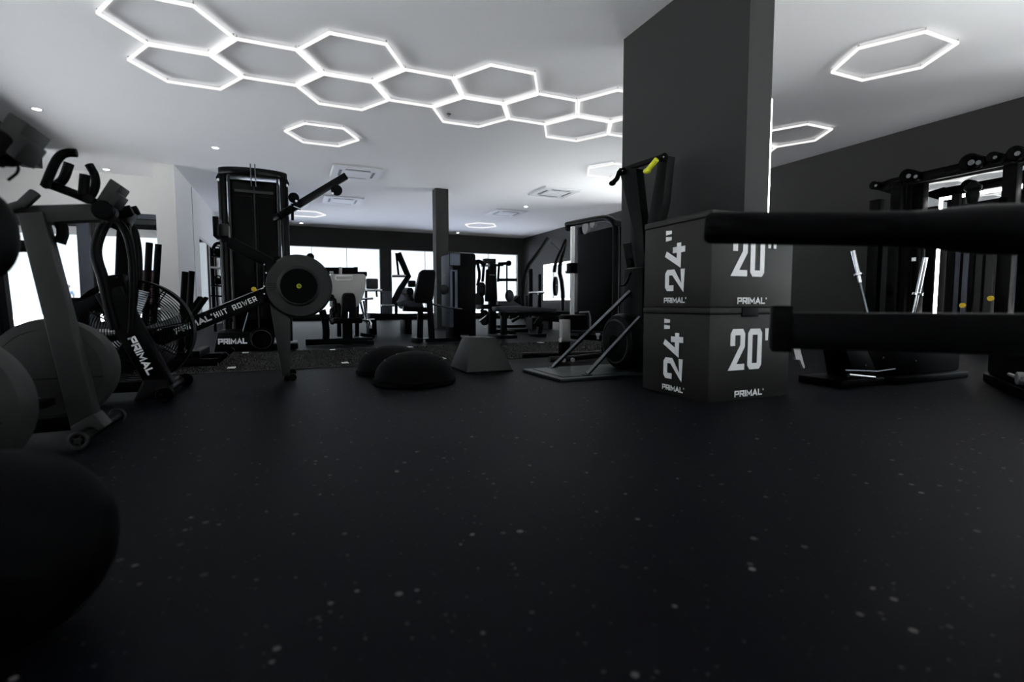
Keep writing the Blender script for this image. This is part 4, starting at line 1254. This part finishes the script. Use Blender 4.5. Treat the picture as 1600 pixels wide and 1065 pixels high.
# ================================================================== seated press, flat bench and lever machine on the right
V = 8.4
cp = thing('chest_press', 'black seated press machine with a tall narrow back pad before the rear window', 'strength machine', (3.6, V, 0))
m = MB(); m.prism([pv(x, y, V) for x, y in ((761, 420), (776, 420), (778, 471), (759, 471))], (0, .08, 0)); bp_ = obj('backrest', m, 'black_vinyl', cp, bev=.02)
m = MB(); m.beam(pv(765, 429, V - .006), pv(773, 429.5, V - .006), .01, .012); obj('badge', m, 'grey_metal', bp_)
m = MB(); m.beam(pv(769, 412, V + .12), pv(769, 528, V + .12), .12, .12, (0, 1, 0)); obj('post', m, 'black_steel', cp, bev=.006)
m = MB(); m.box(tuple(pv(757, 411, V + .06)), tuple(pv(775, 404, V + .06) + Vector((0, .1, 0)))); obj('head_label', m, 'black_gloss', cp, bev=.008)
m = MB(); m.beam(pv(752, 415, V + .1), pv(786, 414, V + .1), .05, .04); obj('top_bar', m, 'dark_chrome', cp)
m = MB(); m.tube([pv(x, y, V) for x, y in ((740, 418), (742, 409), (750, 408), (758, 414))], .035, 8, 1); ar = obj('press_arm', m, 'black_steel', cp)
m = MB(); m.tube([pv(746, 410, V), pv(750, 430, V), pv(746, 446, V)], .028, 8, 1); m.tube([pv(756, 416, V), pv(754, 440, V)], .026, 8); obj('press_arm', m, 'black_steel', cp)
m = MB(); m.tube([pv(779, 412, V), pv(796, 411, V)], .028, 8); m.ball(pv(795, 411, V), .05, 12, 8); m.tube([pv(780, 412, V), pv(778, 440, V)], .022, 8); obj('press_arm', m, 'black_steel', cp)
m = MB(); m.tube([pv(792, 412, V), pv(792, 462, V)], .016, 8); obj('pull_cable', m, 'black_rubber', cp)
m = MB(); m.tube([pv(777, 437, V), pv(807, 437, V)], .026, 8); obj('side_bar', m, 'black_steel', cp)
m = MB(); m.ball(pv(796, 462, V + .1), .085, 16, 10, (1, .7, 1.3)); obj('counterweight', m, 'navy_vinyl', cp)
m = MB(); m.box((pv(748, 472, V).x, V - .2, .44), (pv(776, 472, V).x, V + .2, .52)); obj('seat', m, 'black_vinyl', cp, bev=.02)
m = MB(); m.beam((3.3, V + .1, .04), (4.0, V + .1, .04), .1, .06); m.beam((3.5, V - .4, .04), (3.5, V + .4, .04), .1, .06); obj('base', m, 'black_steel', cp, bev=.006)
for k, (px, py, r) in enumerate(((752, 452, .13), (748, 470, .15), (757, 496, .14))):
    m = MB(); m.disc(pv(px, py, V + .3), (1, .2, 0), r, .05, 28); obj('weight_plate', m, 'black_rubber', cp)
m = MB(); m.tube([pv(751, 487, V + .1), pv(758, 478, V + .1)], .02, 8); m.tube([pv(748, 502, V + .1), pv(763, 490, V + .1)], .02, 8); obj('chrome_rod', m, 'chrome', cp)

V = 7.3
fb_ = thing('flat_bench', 'long dark flat bench with square legs in the middle distance', 'bench', (3.3, V, 0))
m = MB(); m.prism([pv(x, y, V) for x, y in ((778, 479), (815, 478), (870, 482), (870, 488), (780, 487))], (0, .28, 0)); obj('pad', m, 'navy_vinyl', fb_, bev=.012)
m = MB(); m.beam(pv(780, 490, V + .14), pv(868, 491, V + .14), .08, .06); obj('rail', m, 'black_steel', fb_)
for a, b in (((787, 488), (787, 529)), ((850, 490), (838, 508))):
    m = MB(); m.beam(pv(*a, V + .12), pv(*b, V + .12), .085, .085, (0, 1, 0)); obj('leg', m, 'black_steel', fb_, bev=.004)
c = pv(787, 529, V + .1)
m = MB(); m.box((c.x - .16, V - .12, .0), (c.x + .14, V + .4, .045)); obj('foot', m, 'black_steel', fb_, bev=.006)
m = MB(); m.box((3.62, V + .0, 0), (3.78, V + .3, .05)); obj('foot', m, 'black_steel', fb_, bev=.006)
m = MB(); m.beam(pv(845, 505, V + .12), (3.7, V + .12, .03), .07, .07, (0, 1, 0)); obj('leg', m, 'black_steel', fb_)

V = 10.6
ib = thing('incline_bench', 'blue grey incline bench pad below the right rear window', 'bench', (5.2, V, 0))
m = MB(); m.prism([pv(x, y, V) for x, y in ((778, 470), (803, 470), (822, 482), (778, 480))], (0, .5, 0)); obj('pad', m, 'navy_vinyl', ib, bev=.02)
m = MB(); m.prism([pv(x, y, V + .1) for x, y in ((803, 470), (812, 461), (826, 461), (826, 482))], (0, .4, 0)); obj('backrest', m, 'black_vinyl', ib, bev=.02)
m = MB(); m.tube([pv(797, 470, V), pv(805, 462, V)], .02, 8); obj('adjuster', m, 'chrome', ib)
for a, b in (((800, 482), (797, 498)), ((820, 482), (824, 505)), ((812, 495), (800, 502)), ((832, 490), (822, 503))):
    m = MB(); m.beam(pv(*a, V + .2), pv(*b, V + .2), .06, .06, (0, 1, 0)); obj('leg', m, 'black_steel', ib)
c = pv(810, 500, V); m = MB(); m.beam((c.x - .5, V + .2, .03), (c.x + .5, V + .2, .03), .4, .05); obj('base', m, 'black_steel', ib)

V = 9.6
sq = thing('lever_squat', 'black lever machine with a long slanted bar and a round plate by the far mirror', 'strength machine', (5.2, V, 0))
for a in (((856, 372), (840, 396), (822, 420), (817, 452), (818, 488)), ((885, 374), (880, 398), (873, 420), (879, 446), (880, 485))):
    m = MB(); m.tube([pv(x, y, V) for x, y in a], .045, 8, 1); obj('lever_bar', m, 'black_steel', sq)
m = MB(); m.tube([pv(884, 376, V), pv(868, 410, V), pv(866, 425, V)], .04, 8, 1); obj('lever_bar', m, 'black_steel', sq)
m = MB(); m.beam(pv(829, 420, V), pv(829, 480, V), .06, .08, (1, 0, 0)); m.beam(pv(843, 428, V + .2), pv(843, 480, V + .2), .06, .06, (1, 0, 0)); obj('frame', m, 'black_steel', sq, bev=.006)
m = MB(); m.tube([pv(827, 457, V - .1), pv(850, 457, V - .1)], .022, 10); m.tube([pv(841, 457, V - .1), pv(849, 457, V - .1)], .035, 12); obj('plate_peg', m, 'chrome', sq)
m = MB(); m.disc(pv(868, 447, V - .1), (.8, -.6, 0), .2, .06, 32); wp = obj('weight_plate', m, 'black_rubber', sq)
m = MB(); m.ring(pv(868, 447, V - .14), (.8, -.6, 0), .13, .012, 30, 6); m.disc(pv(868, 447, V - .15), (.8, -.6, 0), .04, .05, 16); obj('plate_hub', m, 'chrome', wp)
m = MB(); m.tube([pv(884, 425, V - .1), pv(893, 424, V - .1)], .03, 12); m.tube([pv(889, 419, V - .1), pv(892, 419, V - .1)], .025, 10); obj('side_peg', m, 'chrome', sq)
m = MB(); m.beam(pv(812, 489, V), pv(905, 490, V), .3, .1); m.beam(pv(835, 496, V), pv(893, 500, V), .3, .12); obj('base', m, 'black_steel', sq, bev=.008)
for px in (830, 855, 885):
    c = pv(px, 496, V); m = MB(); m.beam((c.x, V, 0), (c.x, V, c.z), .1, .3, (0, 1, 0)); obj('foot', m, 'black_steel', sq)
m = MB(); m.beam(pv(860, 377, V), pv(877, 392, V), .03, .03); obj('chain_bar', m, 'dark_chrome', sq)

# ================================================================== tall cable tower with a rounded top beside the rope trainer
ct = thing('cable_tower', 'tall black cable tower with a rounded frame and a white upright', 'cable machine', (5.0, 7.8, 0))
U = 5.0
pts = [pu(886, 351, U), pu(912, 346, U), pu(940, 340.5, U), pu(952, 341, U), pu(961, 349, U), pu(963, 362, U)]
m = MB(); m.tube(pts + [Vector((pts[-1].x, pts[-1].y, .02))], .055, 12, 1); obj('frame_tube', m, 'black_steel', ct)
c = pts[-1]
a = pu(905, 365, U)
m = MB(); m.box((U - .01, c.y + .05, .05), (U + .22, a.y, pu(905, 362, U).z - .05)); ws_ = obj('weight_shroud', m, 'black_rubber', ct, bev=.02)
m = MB(); m.box((U + .0, a.y - .06, .02), (U + .1, a.y + .06, a.z + .12)); obj('rear_upright', m, 'black_steel', ct, bev=.01)
m = MB(); m.disc(pu(916, 356, U), (1, 0, 0), .11, .05, 24); m.disc(pu(927, 349, U), (1, 0, 0), .08, .05, 24); obj('pulley', m, 'grey_metal', ct)
m = MB(); m.disc(pu(890, 355, U), (0, 1, 0), .07, .14, 16); obj('roller', m, 'black_rubber', ct)
wu = pu(894.5, 400, U)
m = MB(); m.beam((U, wu.y, .05), (U, wu.y, pu(894, 354, U).z), .075, .06, (1, 0, 0)); up_ = obj('white_upright', m, 'white_print', ct, bev=.005)
up_['label'] = 'white upright'
m = MB(); m.box((U - .08, wu.y - .09, pu(894, 427, U).z), (U + .08, wu.y + .09, pu(894, 411, U).z)); obj('carriage', m, 'black_rubber', up_, bev=.01)
m = MB(); m.box((U - .15, c.y - .2, 0), (U + .4, wu.y + .2, .05)); obj('base', m, 'black_steel', ct, bev=.008)
m = MB(); m.tube([pu(963, 348, U), pu(985, 352, U)], .05, 10); obj('cross_beam', m, 'black_steel', ct)

# ================================================================== left far: kettle rack silhouettes by the partition
V = 11.4
rk = thing('storage_rack', 'narrow black equipment rack between the white partition and the pulley tower', 'rack', (-1.1, V, 0))
for px in (332, 346):
    m = MB(); m.beam((pv(px, 400, V).x, V, 0), (pv(px, 388, V).x, V, pv(px, 388, V).z), .05, .05, (0, 1, 0)); obj('post', m, 'black_steel', rk)
m = MB(); m.tube([pv(333, 388, V), pv(337, 380, V), pv(346, 380, V)], .03, 8, 1); obj('top_loop', m, 'black_steel', rk)
for py in (400, 418, 446, 462):
    m = MB(); m.beam(pv(331, py, V - .1), pv(350, py + 1, V - .1), .3, .03); obj('shelf', m, 'white_metal' if py == 418 else 'black_steel', rk)
for px, py, lab in ((340, 400, 'black kettlebell on the topmost shelf of the narrow rack'), 
                    (341, 446, 'black kettlebell on the third shelf of the narrow rack')):
    c = pv(px, py, V - .1)
    m = MB(); c.z += .0165 + .068; m.lathe([(0, -.068), (.04, -.068), (.065, -.03), (.07, .0), (.06, .035), (.03, .06), (0, .068)], c, (0, 0, 1), 16)
    m.tube([c + Vector((-.04, 0, .045)), c + Vector((-.04, 0, .105)), c + Vector((.04, 0, .105)), c + Vector((.04, 0, .045))], .013, 6, 1)
    tag(obj('kettlebell', m, 'black_rubber', None, loc=c), lab, 'kettlebell', 'kettlebells on the narrow rack')

# ================================================================== pull-up and cable rig along the right wall
UG = 7.45
rg = thing('cable_rig', 'black cable rig with a long knobbed pull up beam before the lit wall mirror', 'cable machine', (UG, 3.6, 0))
b0, b1 = pu(1392, 286, UG), pu(1600, 241, UG)
bdir = (b1 - b0).normalized(); b2 = b0 + bdir * 2.6; b2.z = b0.z + .02; b1 = b0.lerp(b2, .6)
m = MB(); m.beam(b0, b2, .09, .11); tbm = obj('top_beam', m, 'black_steel', rg, bev=.008)
m = MB(); m.beam(b0 + Vector((-.08, 0, -.075)), b2 + Vector((-.08, 0, -.075)), .03, .025); obj('front_rail', m, 'black_steel', tbm)
m = MB(); m.prism([pu(1366, 288, UG), pu(1392, 279, UG), pu(1404, 290, UG), pu(1404, 312, UG), pu(1398, 305, UG), pu(1368, 296, UG)], (.08, 0, 0)); obj('end_bracket', m, 'black_steel', tbm, bev=.006)
for px, py, r in ((1369, 290, .055), (1420, 275, .085), (1431, 276, .07), (1518, 254, .10), (1529, 254, .08), (1555, 246, .06), (1590, 240, .08)):
    m = MB(); m.disc(pu(px, py, UG - .05), (1, 0, 0), r, .14, 20); kn = obj('pull_up_knob', m, 'black_rubber', rg)
    m = MB(); m.disc(pu(px, py, UG - .125), (1, 0, 0), r * .35, .02, 12); obj('bolt', m, 'dark_chrome', kn)
for px, w, du in ((1404, .13, 0), (1424, .05, .1), (1441, .09, .2), (1580, .13, 0), (1610, .1, .3)):
    c = pu(px, 300, UG + du)
    m = MB(); m.box((UG + du - .06, c.y - w / 2, 0), (UG + du + .06, c.y + w / 2, b0.z + .0 - (.02 if du else 0))); obj('upright', m, 'black_steel', rg, bev=.008)
c = pu(1520, 300, UG + .1)
m = MB(); m.lathe([(.035, 0), (.05, .05), (.06, .10), (.07, .15), (.06, .18), (.085, .21), (.085, .24), (.05, .27), (.03, .30)], (c.x, c.y, pu(1520, 318, UG).z - .02), (0, 0, 1), 24); obj('swivel_head', m, 'green_black_steel', rg)
m = MB(); m.box((c.x - .05, c.y - .07, 1.3), (c.x + .05, c.y + .07, pu(1520, 315, UG).z)); obj('centre_post', m, 'black_steel', rg, bev=.01)
m = MB(); m.beam(pu(1528, 320, UG), pu(1575, 312, UG), .06, .07); m.beam(pu(1508, 327, UG), pu(1528, 326, UG), .05, .05); obj('cross_arm', m, 'black_steel', rg, bev=.005)
m = MB(); m.ball(pu(1568, 313, UG - .05), .05, 14, 8); obj('arm_knob', m, 'black_rubber', rg)
m = MB(); m.box((UG - .02, pu(1492, 320, UG).y - .05, 1.3), (UG + .04, pu(1492, 320, UG).y + .03, pu(1492, 304, UG).z)); obj('guide_post', m, 'black_steel', rg)
for p_0, p_1, mm in ((1378, 1397, 'charcoal_plastic'), (1490, 1512, 'frame_blue_grey'), (1522, 1550, 'charcoal_plastic')):
    y0_, y1_ = pu(p_1, 440, UG).y, pu(p_0, 440, UG).y
    m = MB(); m.box((UG + .0, y0_, .05), (UG + .12, y1_, 1.5)); sh_ = obj('weight_shroud', m, mm, rg, bev=.01)
    m = MB(); m.box((UG - .01, (y0_ + y1_) / 2 - .012, .2), (UG + .0, (y0_ + y1_) / 2 + .012, 1.3)); obj('pin_slot', m, 'black_rubber', sh_)
for p_0, p_1 in ((1398, 1414), (1480, 1490), (1513, 1520)):
    m = MB(); m.box((UG + .0, pu(p_1, 440, UG).y, 0), (UG + .07, pu(p_0, 440, UG).y, 1.62)); obj('guide_column', m, 'black_steel', rg)
m = MB(); m.box((UG - .1, b2.y - .1, 0), (UG + .38, b0.y + .15, .05)); obj('base', m, 'black_steel', rg, bev=.006)
for px, py in ((1389, 458), (1427, 405), (1389, 458)):
    m = MB(); m.box(tuple(pu(px - 3, py + 3, UG - .10)), tuple(pu(px + 3, py - 3, UG - .10) + Vector((.02, .0, .0)))); obj('number_tag', m, 'white_print', rg)
for px, py in ((1504, 477), (1548, 466)):
    m = MB(); m.disc(pu(px, py, UG - .08), (1, 0, 0), .03, .03, 14); k_ = obj('selector_pin', m, 'amber_plastic', rg); k_['label'] = 'yellow selector pin'
m = MB(); m.box((UG - .06, pu(1379, 330, UG).y, 0), (UG + .06, pu(1362, 330, UG).y, pu(1372, 312, UG).z)); obj('side_column', m, 'black_steel', rg, bev=.006)

# two chrome bars parked in front of the rig
UB = 6.6
for lab, a, b, mid in (('chrome barbell leaning left in a floor socket before the dark wall', (1333, 392), (1353, 478), (1344, 428)),
                       ('chrome barbell leaning right in a floor socket before the lit mirror', (1446, 402), (1427, 492), (1428, 458))):
    p, q = pu(*a, UB), pu(*b, UB)
    dn = (q - p).normalized(); fl0 = q + dn * ((q.z - .12) / -dn.z)
    br = thing('barbell', lab, 'barbell', (fl0.x, fl0.y, 0), 'parked barbells')
    m = MB(); m.tube([p, p + dn * .42], .027, 14); obj('sleeve', m, 'chrome', br)
    m = MB(); m.tube([p + dn * .42, fl0], .017, 12); obj('shaft', m, 'dark_chrome' if a[0] < 1400 else 'chrome', br)
    m = MB(); c = pu(*mid, UB); c = p + dn * (c - p).dot(dn); m.disc(c, dn, .055, .03, 22); obj('collar', m, 'chrome', br)
    m = MB(); m.disc((fl0.x, fl0.y, .02), (0, 0, 1), .14, .04, 24); m.tube([fl0 + dn * .0, (fl0.x, fl0.y, .03)], .035, 12); obj('floor_socket', m, 'black_steel', br)

# ================================================================== low bench right of the jump boxes
lb = thing('weight_bench', 'low black weight bench with slanted legs behind the jump boxes', 'bench', (3.6, 2.2, 0))
m = MB(); m.box((3.06, 2.05, .375), (4.3, 2.33, .44)); obj('pad', m, 'black_vinyl', lb, bev=.02)
m = MB(); m.beam((3.15, 2.19, .35), (4.25, 2.19, .35), .08, .05); obj('rail', m, 'black_steel', lb)
m = MB(); m.beam((3.26, 2.19, .35), (3.40, 2.17, .03), .16, .14, (0, 1, 0), .20, .2); obj('front_leg', m, 'black_steel', lb, bev=.006)
m = MB(); m.box((3.10, 2.04, 0), (3.52, 2.34, .05)); obj('front_foot', m, 'black_steel', lb, bev=.01)
m = MB(); m.box((3.62, 2.03, .05), (4.35, 2.33, .33)); sh_ = obj('lower_cover', m, 'black_steel', lb, bev=.02)
m = MB(); m.box((3.56, 1.99, 0), (4.38, 2.36, .05)); obj('rear_foot', m, 'black_steel', lb, bev=.01)
m = MB(); m.prism([pv(x, y, 2.08) for x, y in ((1240, 544), (1250, 544), (1258, 574), (1256, 576), (1250, 562), (1244, 562))], (0, .015, 0)); obj('adjuster_plate', m, 'white_metal', lb)
m = MB(); m.tube([pv(1326, 586, 2.0), pv(1366, 590, 1.96)], .012, 10); obj('pull_pin', m, 'chrome', lb)
m = MB(); m.tube([pv(1320, 578, 2.02), pv(1370, 580, 2.0), pv(1398, 576, 2.0)], .006, 8); obj('trim_rail', m, 'dark_chrome', sh_)
for px, py in ((1354, 571), (1432, 564), (1382, 559)):
    m = MB(); c = pv(px, py, 2.02); m.disc((c.x, 2.026, c.z), (0, 1, 0), .008, .008, 10); obj('bolt', m, 'dark_chrome', sh_)

pb_ = thing('plate_platform', 'low black machine base at the right edge under the square beam', 'machine base', (4.0, 1.35, 0))
F4 = [(4.26, 1.86), (3.42, 1.27), (3.78, .66), (4.7, 1.25)]
m = MB(); m.prism([(x, y, .0) for x, y in F4], (0, 0, .06)); obj('base', m, 'black_steel', pb_, bev=.01)
cxx, cyy = sum(p[0] for p in F4) / 4, sum(p[1] for p in F4) / 4
m = MB(); m.prism([(cxx + (x - cxx) * .96, cyy + (y - cyy) * .96, .06) for x, y in F4], (0, 0, .2)); bo = obj('body', m, 'black_steel', pb_, bev=.02)
e0, e1 = Vector((3.42, 1.27, .13)), Vector((4.26, 1.86, .13))
m = MB(); m.tube([e0.lerp(e1, .06) + Vector((-.02, .03, 0)), e0.lerp(e1, .3) + Vector((-.02, .03, 0))], .01, 8); obj('side_rail', m, 'grey_metal', bo)
m = MB(); m.disc(e0.lerp(e1, .12) + Vector((-.02, .03, .0)), (.57, -.82, 0), .035, .03, 20); obj('wheel', m, 'grey_metal', bo)

# ================================================================== machine cut off by the right edge: padded round bar over a square beam
rmach = thing('roller_machine', 'black machine cut off at right, padded round bar above a square beam', 'strength machine', (1.35, .45, 0))
p0 = EYE + _ray(1106, 356) * (1.25 / (_ray(1106, 356).x * math.sin(YAW) + _ray(1106, 356).y * math.cos(YAW)))
dirv = Vector((.68, -.733, -.065)).normalized()
m = MB()
m.tube([p0 - dirv * .006, p0, p0 + dirv * .006, p0 + dirv * .02, p0 + dirv * .46], [.030, .0345, .0372, .0375, .0375], 28); rb = obj('padded_bar', m, 'black_rubber', rmach)
m = MB(); m.tube([p0 + dirv * .40, p0 + dirv * .43, p0 + dirv * .52, p0 + dirv * .76], [.0375, .040, .050, .052], 24); obj('bar_socket', m, 'black_steel', rb)
q0 = EYE + _ray(1213, 515) * (1.2 / (_ray(1213, 515).x * math.sin(YAW) + _ray(1213, 515).y * math.cos(YAW)))
dirh = Vector((.68, -.733, 0)).normalized()
m = MB(); m.beam(q0, q0 + dirh * .62, .083, .083); sb = obj('square_beam', m, 'black_steel', rmach, bev=.006)
m = MB(); m.beam(q0 - dirh * .012 + Vector((0, 0, .004)), q0 + dirh * .03 + Vector((0, 0, .004)), .10, .105); obj('end_plate', m, 'black_rubber', sb, bev=.004)
top = p0 + dirv * .72
m = MB(); m.beam((top.x, top.y, .02), (top.x, top.y, top.z + .1), .09, .09, (1, 0, 0)); obj('upright', m, 'black_steel', rmach, bev=.008)
e = q0 + dirh * .60
m = MB(); m.beam(e, (top.x, top.y, e.z), .08, .08); obj('joint', m, 'black_steel', rmach)
m = MB(); m.box((top.x - .05, top.y - .42, 0), (top.x + .35, top.y + .05, .05)); obj('base', m, 'black_steel', rmach, bev=.008)
